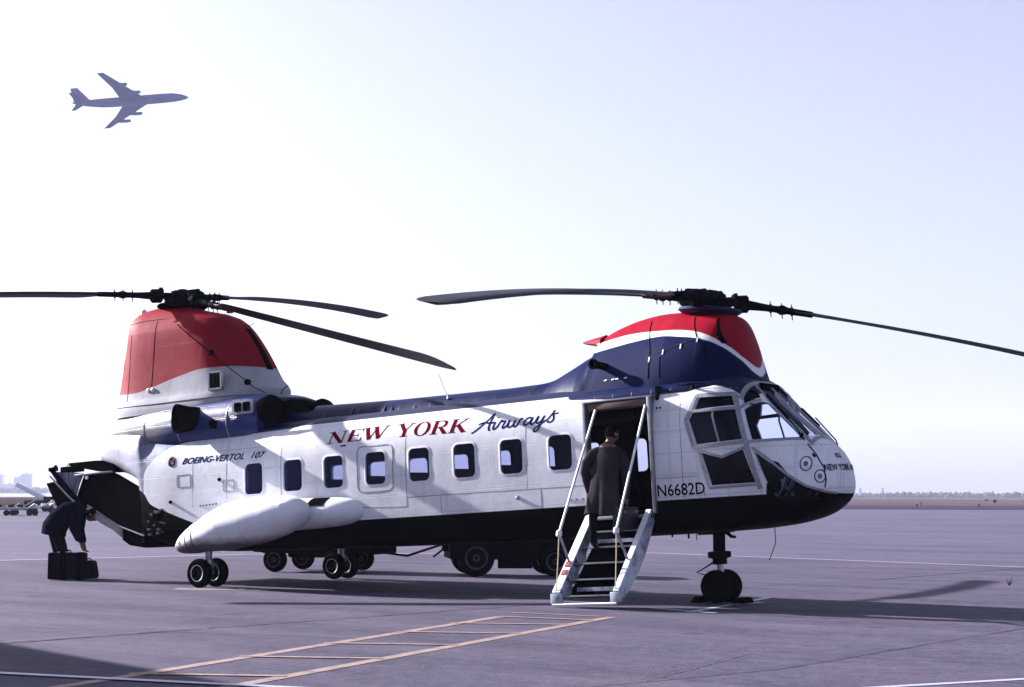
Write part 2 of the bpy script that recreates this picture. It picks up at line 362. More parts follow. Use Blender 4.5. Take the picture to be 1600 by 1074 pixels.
stripe('painted_line', ext((15.77, -7.98), (16.41, -6.94), -1), ext((15.77, -7.98), (16.41, -6.94), 3), .09, Y4, M_WLN)
patch = stripe('painted_line', (2.2, -2.25), (3.5, -1.55), .38, Y4, mat('pale_patch', (.15, .13, .13), .8, var=.3, vscale=6))
seams = [((7.0, -12), (7.68, -7.44), .05), ((7.68, -7.44), (8.6, -1.2), .04), ((13.2, -11.3), (14.46, -7.44), .022), ((14.46, -7.44), (15.3, 2.5), .022),
         ((13.98, -8.9), (13.7, -6.4), .015), ((9.81, 7.21), (10.53, 13.66), .05), ((9.81, 7.21), (8.43, 1.94), .022), ((8.43, 1.94), (6.2, -6.5), .015),
         ((-2.6, -4), (-1.7, -1.9), .03), ((-6, 14), (-2, 20), .05), ((-12, -6), (-9, 3), .04), ((14.2, 1.3), (16.3, .6), .02), ((2, -9.4), (14.5, -5.9), .012)]
for a, b, w_ in seams:
    stripe('tar_seam', a, b, w_, .016, M_TAR, .012, 40)

# haze: closed box of thin air
hz = MB(); cc = G(100, 1800, 90); hz.box((cc.x, cc.y, 92), (5600, 4200, 196), Matrix((XC, DH, UP)).transposed())
M_HAZE = bpy.data.materials.new('haze_air'); M_HAZE.use_nodes = True; t = M_HAZE.node_tree; t.nodes.remove(t.nodes['Principled BSDF'])
pv = t.nodes.new('ShaderNodeVolumePrincipled'); pv.inputs['Color'].default_value = (.70, .76, 1, 1); pv.inputs['Density'].default_value = .00016; pv.inputs['Anisotropy'].default_value = 0
t.links.new(pv.outputs[0], t.nodes['Material Output'].inputs['Volume'])
tag(hz.obj('haze', M_HAZE, None, 0), kind='stuff')

# far tree line: many small crowns in one mass
def treeline(name, x0, x1, D, hmin, hmax, nn, m):
    mb = MB(); rn = random.Random(int(D))
    for i in range(nn):
        X = x0 + (x1 - x0) * (i + rn.random()) / nn; h = rn.uniform(hmin, hmax) * (.75 + .35 * math.sin(X * .011) ** 2); DD = D + rn.uniform(-60, 60)
        c0 = G(X, DD, h * .55); r = rn.uniform(3, 7)
        for k in range(5):
            c = c0 + Vector((rn.uniform(-r, r), rn.uniform(-r, r), rn.uniform(-.35, .4) * h)); s_ = rn.uniform(1.2, 2.8)
            r_ = bmesh.ops.create_icosphere(mb.bm, subdivisions=1, radius=s_)
            for v in r_['verts']: v.co = c + Vector(v.co) * rn.uniform(.7, 1.3)
        mb.tube([G(X, DD, 0), G(X, DD, h * .7)], .3, 4)
    return tag(mb.obj(name, m, None, 0), kind='stuff')
M_TREE = mat('far_foliage', (.02, .02, .032), .95, var=.4, vscale=.05)
treeline('tree_line', -15, 760, 1500, 2.2, 4.6, 420, M_TREE)
treeline('tree_line', -760, -120, 2350, 4, 8, 380, M_TREE)
# far perimeter fence posts on the right
M_POST = mat('post_grey', (.03, .03, .04), .8)
fp = empty('perimeter_fence', G(250, 1150), 'distant thin post and rail fence below the hazy tree line at right', 'fence')
def fpost():
    mb = MB(); mb.box((0, 0, 1.5), (.5, .5, 3.2)); return mb.me('post')
pm = fpost(); pm.materials.append(M_POST)
for k in range(40):
    o = bpy.data.objects.new('post', pm); COL.objects.link(o); o.parent = fp; v = (k - 20) * 12.0
    o.location = XC * v + DH * random.uniform(-2, 2)
mb = MB()
for zz in (1.4, 2.6): mb.tube([XC * -240 + UP * zz, XC * 240 + UP * zz], .07, 4)
mb.obj('rail', M_POST, fp)
# hazy towers across the bay, with window rows; wall colour also lightened for haze
M_TOW = mat('hazed_tower_concrete', (.62, .62, .66), .9, var=.1, vscale=.05); M_WIN = mat('far_window', (.22, .23, .28), .5)
def tower(X, D, w_, h, d_, lab):
    t_ = empty('apartment_tower', G(X, D), lab, 'tower', 'hazy towers on the far skyline')
    Rm = Matrix((XC, DH, UP)).transposed()
    MB().box((0, 0, h / 2), (w_, d_, h), Rm).box((0, 0, h + 1.2), (w_ * .35, d_ * .4, 2.4), Rm).obj('wall', M_TOW, t_)
    mb = MB(); nf = int(h / 3.4)
    for k in range(nf):
        nc = max(2, int(w_ / 4))
        for j in range(nc):
            mb.box(XC * (-w_ / 2 + (j + .5) * w_ / nc) - DH * (d_ / 2 + .02) + UP * (2 + k * 3.4), (w_ / nc * .55, .1, 1.7), Rm)
    o = mb.obj('window', M_WIN, t_, 0); o['kind'] = 'stuff'
for px, w_, h, lab in ((3, 14, 31, 'pale hazy tower block at the far left edge of the skyline'), (34, 15, 27, 'left tower of the hazy pair left of the open rear hatch'), (45, 16, 32, 'right and taller tower of the hazy pair left of the open rear hatch'), (20, 20, 15, 'low hazy block between the far left tower and the pair of towers')):
    tower((px - 800) / FPX * 2700, 2700, w_, h, 14, lab)
def mast(px, D, h, lab):
    p = G((px - 800) / FPX * D, D); t_ = empty('lattice_mast', p, lab, 'mast'); mb = MB()
    for sx, sy in ((1, 1), (1, -1), (-1, -1), (-1, 1)): mb.tube([(sx * 1.6, sy * 1.6, 0), (0, 0, h)], .14, 4)
    for k in range(6):
        a = 1.6 * (1 - k / 6); b = 1.6 * (1 - (k + 1) / 6); z0, z1 = h * k / 6, h * (k + 1) / 6
        for s_ in (1, -1): mb.tube([(-a, s_ * a, z0), (b, s_ * b, z1)], .07, 4); mb.tube([(s_ * a, -a, z0), (s_ * b, b, z1)], .07, 4)
    mb.tube([(-2.2, 0, h * .85), (2.2, 0, h * .85)], .1, 4); mb.obj('mast_frame', M_POST, t_)
mast(1343, 1450, 9.5, 'faint lattice mast above the tree line just right of the nose')
mast(1378, 1450, 9.5, 'faint lattice mast second to the right of the nose')
# runway sign boxes and marker posts
def signbox(px, D, w_, h, lab):
    p = G((px - 800) / FPX * D, D); t_ = empty('sign_box', p, lab, 'sign'); Rm = Matrix((XC, DH, UP)).transposed()
    MB().box((0, 0, .25 + h / 2), (w_, .25, h), Rm, .04).obj('panel', M_BLACK, t_)
    for s_ in (-1, 1): MB().tube([XC * s_ * w_ * .35, XC * s_ * w_ * .35 + UP * .3], .05, 6).obj('leg', M_POST, t_)
signbox(1552, 330, .62, .62, 'small dark square taxiway sign at far right beyond the apron')
signbox(1539, 460, .95, .4, 'low wide dark taxiway sign left of the square one')
for px, D, lb in ((1431, 200, 'small dark marker stake nearest the nose, beyond the right part of the apron'), (1437, 260, 'small marker stake just behind and right of the one nearest the nose'), (1527, 210, 'small marker stake standing left of the low wide taxiway sign'), (1596, 420, 'small marker stake at the extreme right edge of the photo')):
    p = G((px - 800) / FPX * D, D); t_ = empty('edge_marker', p, lb, 'marker', 'marker stakes beyond the apron')
    MB().tube([(0, 0, 0), (0, 0, .35)], .05, 6).obj('stake', M_DARK, t_); MB().lathe([(0, .09), (.12, .1), (.2, .05)], (0, 0, .33), (0, 0, 1), 10).obj('lens', M_BLACK, t_)

# terminal building behind the photographer's left: casts the shade at lower left
tb = empty('terminal_building', (-7.3, -10.5, 0), 'low terminal building whose shadow falls across the apron at lower left', 'building')
a = Vector((-30, -4.1, 0)); b = Vector((-1.2, -12.2, 0)); d = (b - a).normalized(); nn_ = Vector((d.y, -d.x, 0)); Rm = Matrix((d, -nn_, UP)).transposed()
o0 = Vector(tb.location); mid = (a + b) / 2 + nn_ * 6 - o0
MB().box(mid + UP * 2.85, ((b - a).length - .4, 11.6, 5.7), Rm).obj('wall', mat('wall_render', (.3, .29, .29), .85, var=.2, vscale=1.5), tb)
MB().box(mid + UP * 5.85, ((b - a).length, 12, .3), Rm).obj('roof', mat('roof_edge', (.2, .2, .22), .8), tb)
for k in range(8):
    p = a + d * (2.5 + k * 3.4) - o0
    w_ = MB().box(p + UP * 2.2 + nn_ * .19, (1.9, .1, 1.5), Rm).obj('window', M_FRAME, tb)
    MB().box(p + UP * 2.2 + nn_ * .12, (1.7, .06, 1.3), Rm).obj('pane', M_WIN, w_)

# ================================================================== helicopter
PH = R(3.4)
H0 = Matrix(((math.cos(PH), 0, -math.sin(PH)), (0, 1, 0), (math.sin(PH), 0, math.cos(PH))))
T3 = B1.transposed() @ B0
HR = T3 @ H0; HOo = CAM + T3 @ (Vector((0, 0, -.07)) - CAM)
heli = empty('helicopter', HOo, 'large red white and blue tandem rotor helicopter with side door and stairs open', 'helicopter')
heli.rotation_euler = HR.to_euler()
HI = HR.transposed()
def gz(x, y): return -(HOo.z + x * HR[2][0] + y * HR[2][1]) / HR[2][2]

# --- fuselage stations: x, zbottom, zmid, ztop, halfwidth, n_top, n_bottom
FT = [(-1.22, 2.18, 2.35, 2.6, .5, 2.5, 2.5), (-1.16, 2.08, 2.3, 2.68, .68, 2.6, 3), (-.95, 1.98, 2.25, 2.75, .82, 3, 3), (-.4, 1.84, 2.2, 2.75, .95, 3.2, 4), (.0, 1.72, 2.0, 2.7, 1.03, 3.6, 5), (.16, 1.62, 1.9, 2.65, 1.06, 4, 6),
      (.26, .74, 1.5, 2.6, 1.075, 4, 5), (.4, .66, 1.35, 2.55, 1.085, 4, 5), (1.0, .54, 1.3, 2.5, 1.1, 4, 5), (2.0, .46, 1.3, 2.5, 1.1, 4, 6), (3, .44, 1.3, 2.5, 1.1, 4, 6), (9.2, .37, 1.3, 2.5, 1.1, 4, 6), (10.3, .38, 1.3, 2.5, 1.1, 4, 5),
      (10.8, .39, 1.3, 2.49, 1.09, 3.8, 4.5), (11.0, .40, 1.28, 2.46, 1.075, 3.4, 4), (11.15, .41, 1.26, 2.37, 1.05, 3.1, 3.6), (11.3, .42, 1.22, 2.22, 1.01, 2.9, 3.2), (11.5, .44, 1.16, 2.00, .94, 2.7, 2.8), (11.7, .475, 1.08, 1.80, .84, 2.6, 2.5),
      (11.85, .51, 1.02, 1.655, .74, 2.5, 2.4), (11.96, .55, .98, 1.545, .65, 2.4, 2.3), (12.06, .60, .96, 1.46, .55, 2.3, 2.2), (12.15, .66, .95, 1.36, .44, 2.2, 2.1), (12.22, .73, .94, 1.245, .31, 2.1, 2), (12.265, .81, .935, 1.11, .18, 2, 2), (12.285, .89, .935, .99, .06, 2, 2)]
def fsec(x, nn=72, k=1.0):
    zb, zm, zt, w_, nt_, nb = lerp_tab(FT, x); pts = []
    for i in range(nn):
        a = 2 * math.pi * (i + .5) / nn; ca, sa = math.cos(a), math.sin(a)
        n_, h = (nt_, zt - zm) if sa > 0 else (nb, zm - zb)
        pts.append((x, (w_ * k) * spow(ca, 2 / n_), zm + (h * k) * spow(sa, 2 / n_)))
    return pts
def side_y(x, z):              # half width of the hull at height z
    zb, zm, zt, w_, nt_, nb = lerp_tab(FT, x)
    n_, h = (nt_, zt - zm) if z > zm else (nb, zm - zb)
    u = min(.9999, abs(z - zm) / h); return w_ * (1 - u ** n_) ** (1 / n_)
fx = [-1.22, -1.19, -1.16, -1.05, -.95, -.7, -.4, -.2, 0, .1, .16, .21, .26, .33, .4, .6, .8]
fx += list(np.arange(.9, 3.0, .1)) + list(np.arange(3.0, 10.8, .2)) + list(np.arange(10.8, 11.95, .05)) + [11.96, 12.01, 12.06, 12.11, 12.15, 12.19, 12.22, 12.245, 12.265, 12.278, 12.285]
me = MB().loft([fsec(float(x)) for x in fx]).me('fuselage')
hull = link('fuselage', me, [M_HULL, M_INT], None, 0)
WINX = [2.78 + .8165 * k for k in range(8)]
cut = MB()
def rrect(x0, x1, z0, z1, r, n_=5):
    P = []
    for cx_, cz_, a0 in ((x1 - r, z1 - r, 0), (x0 + r, z1 - r, 90), (x0 + r, z0 + r, 180), (x1 - r, z0 + r, 270)):
        for k in range(n_ + 1):
            a = R(a0 + 90 * k / n_); P.append((cx_ + r * math.cos(a), cz_ + r * math.sin(a)))
    return P
for s_ in (-1, 1):
    for x in WINX: cut.poly([(p[0], s_ * .8, p[1]) for p in rrect(x - .2, x + .2, 1.335, 1.84, .085)], (0, s_ * .6, 0))
DOOR = (8.95, 9.93, .70, 2.20)
cut.box((9.44, -1.1, 1.45), (.98, .9, 1.5))
CK = {'top': [(10.64, 2.17), (11.15, 2.145), (11.165, 2.02), (10.585, 2.0)], 'mid': [(10.555, 1.955), (11.17, 1.965), (11.235, 1.56), (10.60, 1.535), (10.50, 1.87)],
      'low': [(10.66, 1.43), (10.96, 1.365), (11.24, 1.425), (11.37, .99), (10.78, .985)],
      'qup': [(11.145, 2.19), (11.195, 2.245), (11.26, 2.21), (11.33, 2.12), (11.285, 2.085), (11.215, 2.01)], 'qlow': [(11.225, 1.95), (11.29, 2.02), (11.35, 2.06), (11.41, 2.04), (11.57, 1.88), (11.85, 1.56), (11.345, 1.54)],
      'chin': [(11.37, 1.395), (11.54, 1.25), (11.74, 1.04), (11.93, .885), (12.06, .81), (12.10, .74), (11.98, .665), (11.74, .64), (11.56, .80), (11.47, 1.06)]}
for s_ in (-1, 1):
    for k, P in CK.items():
        y0 = .44 if k[0] == 'q' else .36
        if k == 'chin': y0 = .30
        cut.poly([(p[0], s_ * y0, p[1]) for p in P], (0, s_ * (1.3 - y0), 0))
    cut.poly([(11.22, s_ * .04, 2.9), (11.22, s_ * .39, 2.9), (11.91, s_ * .39, 2.9), (11.91, s_ * .04, 2.9)], (0, 0, -1.33))
cut.box((.1, 0, 1.3), (1.1, 1.85, .95))
cm = cut.me('cutter'); co = bpy.data.objects.new('cutter', cm); COL.objects.link(co)
sm = hull.modifiers.new('s', 'SOLIDIFY'); sm.thickness = .045; sm.offset = -1; sm.material_offset = 1; sm.material_offset_rim = 0
bo = hull.modifiers.new('b', 'BOOLEAN'); bo.object = co; bo.operation = 'DIFFERENCE'; bo.solver = 'EXACT'
bpy.context.view_layer.update()
ev = hull.evaluated_get(bpy.context.evaluated_depsgraph_get()); nm = bpy.data.meshes.new_from_object(ev)
hull.modifiers.clear(); hull.data = nm; bpy.data.objects.remove(co)
nm.polygons.foreach_set('use_smooth', [True] * len(nm.polygons)); nm.set_sharp_from_angle(angle=R(30))
hull.parent = heli; hull.name = 'fuselage'
from mathutils.bvhtree import BVHTree
BV = BVHTree.FromPolygons([v.co[:] for v in nm.vertices], [p.vertices[:] for p in nm.polygons])
def skin_y(x, z):              # true starboard skin position
    h = BV.ray_cast(Vector((x, -3, z)), Vector((0, 1, 0)), 3)
    a = side_y(x, z)
    return -h[0].y if h[0] is not None and abs(-h[0].y - a) < .03 else a

# window frames and panes
def ring_mesh(P_out, P_in, yo, s_, t_=.02, conform=True):
    mb = MB()
    def Y(p, e): return s_ * ((side_y(*p) if conform else yo) + e)
    A = [Vector((p[0], Y(p, .003), p[1])) for p in P_out]; B = [Vector((p[0], Y(p, .006), p[1])) for p in P_in]
    C_ = [Vector((p[0], Y(p, -t_), p[1])) for p in P_in]
    A0 = [Vector((p[0], Y(p, -.004), p[1])) for p in P_out]
    mb.loft([A0, A, B, C_], True, False); return mb
def scaleP(P, d):
    cx_ = sum(p[0] for p in P) / len(P); cz_ = sum(p[1] for p in P) / len(P)
    return [(p[0] + d * (1 if p[0] > cx_ else -1) * min(1, abs(p[0] - cx_) / .1), p[1] + d * (1 if p[1] > cz_ else -1) * min(1, abs(p[1] - cz_) / .1)) for p in P]
M_GASK = mat('window_gasket', (.05, .05, .07), .6, spec=.1)
for s_ in (-1, 1):
    for i, x in enumerate(WINX):
        P = rrect(x - .2, x + .2, 1.335, 1.84, .085); Pi = rrect(x - .19, x + .19, 1.345, 1.83, .08); Po = rrect(x - .216, x + .216, 1.319, 1.856, .10)
        f = ring_mesh(Po, Pi, 1.1, s_).obj('window', M_WHITE, heli)
        MB().poly([(p[0], s_ * (side_y(*p) - .03), p[1]) for p in P], (0, -s_ * .006, 0)).obj('pane', M_GLASS, f)
# cockpit glazing: offset copy of the nose skin
mb = MB(); gx = [10.42] + list(np.arange(10.5, 11.95, .05)) + [11.96, 12.06, 12.15, 12.2]
mb.loft([[(p[0], p[1] * .985, p[2] - .012) for p in fsec(float(x), 72, .985)] for x in gx], True, False)
# keep only upper and front faces (above the cockpit floor)
kill = [f for f in mb.bm.faces if f.calc_center_median().z < .58]
bmesh.ops.delete(mb.bm, geom=kill, context='FACES')
mb.obj('windshield', M_WSH, heli)
# cockpit frames
def line_on(P, w_, s_, name, m, e=.012, seg=14, closed=False):
    pts = []
    PP = P + [P[0]] if closed else P
    for a, b in zip(PP, PP[1:]):
        for k in range(seg): pts.append((a[0] + (b[0] - a[0]) * k / seg, a[1] + (b[1] - a[1]) * k / seg))
    pts.append(PP[-1])
    L1, L2, L3, L4 = [], [], [], []
    for i, p in enumerate(pts):
        q = pts[min(i + 1, len(pts) - 1)]; r = pts[max(i - 1, 0)]; tx, tz = q[0] - r[0], q[1] - r[1]; l = math.hypot(tx, tz) or 1; nx, nz = -tz / l * w_ / 2, tx / l * w_ / 2
        for LL, k, ee in ((L1, 1, -.01), (L2, 1, e), (L3, -1, e), (L4, -1, -.01)):
            X, Z = p[0] + k * nx, p[1] + k * nz; LL.append(Vector((X, s_ * ((skin_y(X, Z) if s_ < 0 and name == 'skin_seam' else side_y(X, Z)) + ee), Z)))
    return MB().loft([L1, L2, L3, L4], False, False).obj(name, m, heli)
for s_ in (-1, 1):
    line_on([(10.61, 2.185), (10.53, 1.98), (10.465, 1.87), (10.565, 1.50), (11.27, 1.53)], .045, s_, 'cockpit_window_frame', M_FRAME)
    line_on([(10.61, 2.185), (11.10, 2.175), (11.17, 1.98), (11.285, 1.5), (11.42, .90)], .055, s_, 'cockpit_window_frame', M_FRAME)
    line_on([(10.56, 1.98), (11.17, 1.99)], .035, s_, 'cockpit_window_frame', M_FRAME)
    line_on([(10.86, 1.97), (10.85, 1.90), (10.93, 1.55)], .024, s_, 'cockpit_window_frame', M_FRAME, .008)
    line_on([(10.63, 1.455), (10.96, 1.345), (11.27, 1.455), (11.405, .965), (10.755, .955)], .035, s_, 'cockpit_window_frame', M_FRAME, .012, 14, True)
    line_on([(11.195, 1.975), (11.28, 2.05), (11.35, 2.09)], .035, s_, 'cockpit_window_frame', M_FRAME)
    line_on([(11.27, 1.525), (11.9, 1.54)], .035, s_, 'cockpit_window_frame', M_FRAME)
    line_on([(11.36, 1.44), (11.54, 1.285), (11.74, 1.075), (11.93, .915), (12.11, .83), (12.2, .80)], .03, s_, 'cockpit_window_frame', M_FRAME)
for xh, wd in ((11.16, .05), (11.93, .04)):
    mb = MB(); a_, b_ = fsec(xh, 72, 1.012), fsec(xh + wd, 72, 1.012)
    k = [i for i, p in enumerate(a_) if p[2] > (2.1 if xh < 11.5 else 1.47)]
    mb.loft([[a_[i] for i in k], [b_[i] for i in k]], False, False); mb.obj('windshield_hoop', M_FRAME, heli)
# nose cap seam and chin frame
line_on([(11.92, 1.46), (12.02, 1.32), (12.11, 1.14), (12.13, .98), (12.11, .88)], .012, -1, 'nose_seam', M_GASK, .004)
def on_top(x, y, e=.006):     # hull top height at y
    zb, zm, zt, w_, nt_, nb = lerp_tab(FT, x); u = min(.999, abs(y) / w_); return zm + (zt - zm) * (1 - u ** nt_) ** (1 / nt_) + e
mb = MB()
for y0 in (0, -.42, .42):
    xs = np.linspace(11.2, 11.95, 20); L1, L2, L3 = [], [], []
    for x in xs:
        for LL, dy, e in ((L1, -.035, .004), (L2, 0, .02), (L3, .035, .004)): LL.append(Vector((x, y0 + dy, on_top(x, y0 + dy, e))))
    mb.loft([L1, L2, L3], False, False)
mb.obj('windshield_post', M_FRAME, heli)
# --- cabin interior
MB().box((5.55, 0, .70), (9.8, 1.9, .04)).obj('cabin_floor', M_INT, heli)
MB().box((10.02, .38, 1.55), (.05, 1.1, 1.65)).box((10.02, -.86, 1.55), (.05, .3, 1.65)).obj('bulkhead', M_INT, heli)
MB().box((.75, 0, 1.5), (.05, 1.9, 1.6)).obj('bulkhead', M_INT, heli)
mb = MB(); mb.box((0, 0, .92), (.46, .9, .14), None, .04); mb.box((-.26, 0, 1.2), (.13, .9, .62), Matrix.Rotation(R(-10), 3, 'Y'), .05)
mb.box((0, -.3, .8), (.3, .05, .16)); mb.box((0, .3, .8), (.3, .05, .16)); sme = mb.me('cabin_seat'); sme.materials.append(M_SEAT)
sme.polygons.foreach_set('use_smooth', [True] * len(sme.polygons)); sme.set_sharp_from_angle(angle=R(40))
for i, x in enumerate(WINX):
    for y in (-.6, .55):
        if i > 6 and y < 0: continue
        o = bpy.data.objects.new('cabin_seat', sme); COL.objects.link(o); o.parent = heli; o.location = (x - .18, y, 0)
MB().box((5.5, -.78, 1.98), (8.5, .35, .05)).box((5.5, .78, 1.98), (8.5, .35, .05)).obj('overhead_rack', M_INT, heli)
MB().box((8.56, .62, 1.5), (.40, .04, 1.5)).obj('partition', M_INT, heli)
# cockpit contents
MB().box((10.85, 0, .78), (1.7, 1.5, .04)).obj('cockpit_floor', M_INT, heli)
for y in (-.5, .5):
    mb = MB(); mb.box((10.75, y, 1.12), (.46, .46, .12), None, .04); mb.box((10.5, y, 1.48), (.12, .46, .72), Matrix.Rotation(R(-8), 3, 'Y'), .05); mb.box((10.46, y, 1.9), (.09, .28, .2), None, .04); mb.box((10.75, y, .92), (.3, .3, .26))
    mb.obj('pilot_seat', M_SEAT, heli)
    MB().tube([(11.1, y, .8), (11.16, y, 1.15), (11.08, y, 1.4), (11.1, y, 1.5)], [.025, .02, .018, .03]).obj('control_stick', M_DARK, heli)
mb = MB(); mb.box((11.55, 0, 1.42), (.34, 1.1, .26), None, .07); mb.box((11.45, 0, 1.1), (.2, .9, .5)); mb.box((11.1, 0, 1.0), (.9, .24, .4)); mb.obj('instrument_panel', M_BLACK, heli)
mb = MB(); mb.box((10.9, 0, 2.25), (.7, .6, .2), None, .05); mb.tube([(11.15, .0, 2.2), (11.5, .0, 1.9), (11.72, 0, 1.62)], .035); mb.tube([(10.9, .5, 2.2), (11.35, .62, 1.8), (11.5, .66, 1.5)], .03)
mb.obj('overhead_console', M_BLACK, heli)
mb = MB()
for q in range(9):
    mb.box((11.45 + .06 * (q % 3), -.3 - .14 * (q // 3), 1.0 - .09 * (q % 4)), (.03, .05, .05))
for y in (-.62, -.38, .38, .62): mb.box((11.62, y, .98), (.03, .1, .14), Matrix.Rotation(R(25), 3, 'Y')); mb.tube([(11.62, y, .95), (11.5, y, .8)], .012)
mb.obj('pedals', M_FRAME, heli)

# door surround
for x in (8.93, 9.95): MB().box((x, -1.075, 1.45), (.05, .14, 1.56), None, .01).obj('door_jamb', M_METAL, heli)
MB().box((9.44, -1.0, 2.165), (.95, .22, .09), None, .01).obj('door_header', M_TAN, heli)
MB().box((9.44, -1.03, 2.235), (1.1, .2, .03), None, .008).obj('door_track', M_METAL, heli)
# seams as real strips: frames, emergency exit, lower longeron
for P, w_ in (([(3.355, 1.07), (3.355, 2.3)], .012), ([(5.80, .98), (5.80, 2.33)], .012), ([(3.355, 1.07), (5.80, .98)], .014), ([(5.80, 1.12), (8.9, 1.10)], .014), ([(10.0, 1.12), (10.6, 1.12)], .01),
              ([(7.93, 1.1), (7.93, 2.3)], .01), ([(8.15, .84), (8.15, 1.1)], .01), ([(6.42, .84), (6.42, 1.1)], .01), ([(2.2, 1.3), (2.2, 2.3)], .01), ([(1.45, 1.2), (1.45, 2.25)], .01), ([(1.45, 2.08), (3.5, 2.08)], .008), ([(10.38, .84), (10.38, 2.3)], .01), ([(10.2, 2.3), (11.1, 2.26)], .008)):
    line_on(P, w_, -1, 'skin_seam', M_FRAME, .0018)
line_on([(p[0], p[1]) for p in rrect(4.88, 5.56, 1.24, 1.93, .1, 3)], .014, -1, 'emergency_exit', M_FRAME, .004, 3, True)
for q in (rrect(1.1, 1.4, 1.55, 1.75, .02, 1), rrect(2.13, 2.36, 1.42, 1.6, .02, 1)): line_on(q, .008, -1, 'access_panel', M_FRAME, .005, 2, True)
line_on([(10.68, 1.0 - .09), (10.68, .86)], .01, -1, 'skin_seam', M_FRAME, .006)
mb = MB()
for k in range(6): mb.lathe([(0, .014), (.012, .012)], (1.62 + k * .07, -side_y(1.62, 1.22) - .004, 1.22 + .003 * k), (0, -1, 0), 8)
mb.obj('fastener_row', M_DARK, heli)
for x, z in ((7.76, 1.0), (2.05, 1.62), (.95, 1.32)): MB().lathe([(0, .03), (.03, .028), (.05, .012)], (x, -side_y(x, z) + .004, z), (.2, -1, 0), 10).obj('drain_vent', M_METAL if x > 7 else M_DARK, heli)
for x in (8.62, 8.72, 8.82): MB().lathe([(0, .02), (.006, .018)], (x, -side_y(x, .92), .92), (0, -1, 0), 12).obj('placard', mat('placard_grey', (.2, .21, .28), .5), heli)
for x, z in ((10.03, 2.07), (10.08, 2.07)): MB().lathe([(0, .016), (.005, .014)], (x, -side_y(x, z), z), (0, -1, 0), 10).obj('placard', M_DARK, heli)

# --- roof tunnel
def dome(x, w_, z0, zt, n_=2.2, nn=24):
    return [(x, w_ * spow(math.cos(math.pi * i / nn), 2 / n_), z0 + (zt - z0) * spow(math.sin(math.pi * i / nn), 2 / n_)) for i in range(nn + 1)]
MB().loft([dome(x, w_, 2.3, z) for x, w_, z in ((2.5, .36, 2.8), (3.2, .36, 2.75), (5.0, .35, 2.70), (7.05, .36, 2.68), (7.7, .37, 2.69))], False, False).obj('drive_shaft_tunnel', M_BLUE, heli)
for k, x in enumerate((3.6, 4.15, 4.3, 4.8, 4.95, 5.4, 5.9, 6.4)): MB().loft([dome(x, .37, 2.3, 2.725 - .012 * k), dome(x + .025, .375, 2.3, 2.732 - .012 * k), dome(x + .05, .37, 2.3, 2.725 - .012 * k)], False, False).obj('tunnel_strap', M_BLUE, heli)
# --- forward pylon
FP = [(7.5, .37, 2.68, 2.2), (7.8, .41, 2.71, 2.1), (8.15, .55, 2.84, 1.9), (8.5, .72, 3.0, 1.65), (8.66, .75, 3.07, 1.6), (8.69, .75, 3.24, 1.45), (8.8, .77, 3.30, 1.4), (9.0, .80, 3.37, 1.4), (9.3, .83, 3.44, 1.45), (9.7, .86, 3.48, 1.6), (10.0, .88, 3.47, 1.8), (10.3, .87, 3.43, 2.0), (10.55, .84, 3.40, 2.2), (10.72, .78, 3.36, 2.4), (10.82, .71, 3.31, 2.5), (10.89, .62, 3.16, 2.4), (10.98, .52, 2.86, 2.2), (11.07, .40, 2.58, 2.0), (11.12, .2, 2.38, 2)]
mb = MB(); xs = sorted(set([p[0] for p in FP] + list(np.arange(7.5, 10.9, .1))))
mb.loft([dome(float(x), *(lambda a: (a[0], 2.28, a[1], a[2]))(lerp_tab(FP, float(x)))) for x in xs], False, False)
mb.obj('forward_pylon', M_FPY, heli)
MB().loft([[(8.72, 0, 3.30), (8.72, -.2, 3.22), (8.72, -.22, 3.14), (8.72, 0, 3.10), (8.72, .22, 3.14), (8.72, .2, 3.22)], [(8.38, 0, 3.235), (8.38, -.11, 3.22), (8.38, -.12, 3.20), (8.38, 0, 3.19), (8.38, .12, 3.20), (8.38, .11, 3.22)]]).obj('pylon_tail_tip', M_FPY, heli)
mb = MB(); mb.loft([dome(x, w_, 2.26, z, 2.6) for x, w_, z in ((7.9, .80, 2.44), (8.6, .93, 2.48), (9.4, .97, 2.49), (10.4, .97, 2.49), (10.9, .88, 2.47), (11.15, .62, 2.38))], False, False); mb.obj('pylon_base_fairing', M_BLUE, heli)
def pyl_y(x, z):
    w_, zt, n_ = lerp_tab(FP, x); u = min(.9999, max(0, (z - 2.28) / (zt - 2.28))); return w_ * (1 - u ** n_) ** (1 / n_)
def strip_pyl(P, w_, name, m, e=.006):
    mb = MB(); L1, L2 = [], []; pts = []
    for a, b in zip(P, P[1:]):
        for k in range(12): pts.append((a[0] + (b[0] - a[0]) * k / 12, a[1] + (b[1] - a[1]) * k / 12))
    pts.append(P[-1])
    for i, p in enumerate(pts):
        q = pts[min(i + 1, len(pts) - 1)]; r = pts[max(i - 1, 0)]; tx, tz = q[0] - r[0], q[1] - r[1]; l = math.hypot(tx, tz); nx, nz = -tz / l * w_ / 2, tx / l * w_ / 2
        for LL, k in ((L1, 1), (L2, -1)): X, Z = p[0] + k * nx, p[1] + k * nz; LL.append(Vector((X, -pyl_y(X, Z) - e, Z)))
    L0 = [v + Vector((0, .02, 0)) for v in L1]; L3 = [v + Vector((0, .02, 0)) for v in L2]
    mb.loft([L0, L1, L2, L3], False, False); return mb.obj(name, m, heli)
for P, w_ in (([(9.81, 2.5), (9.78, 2.9), (9.6, 3.38)], .014), ([(10.52, 2.98), (10.34, 3.34)], .014), ([(10.69, 2.54), (10.63, 2.88)], .010), ([(10.71, 3.28), (10.86, 2.9)], .03), ([(9.99, 2.5), (9.97, 2.8)], .006)):
    strip_pyl(P, w_, 'pylon_seam', M_BLACK, .004)
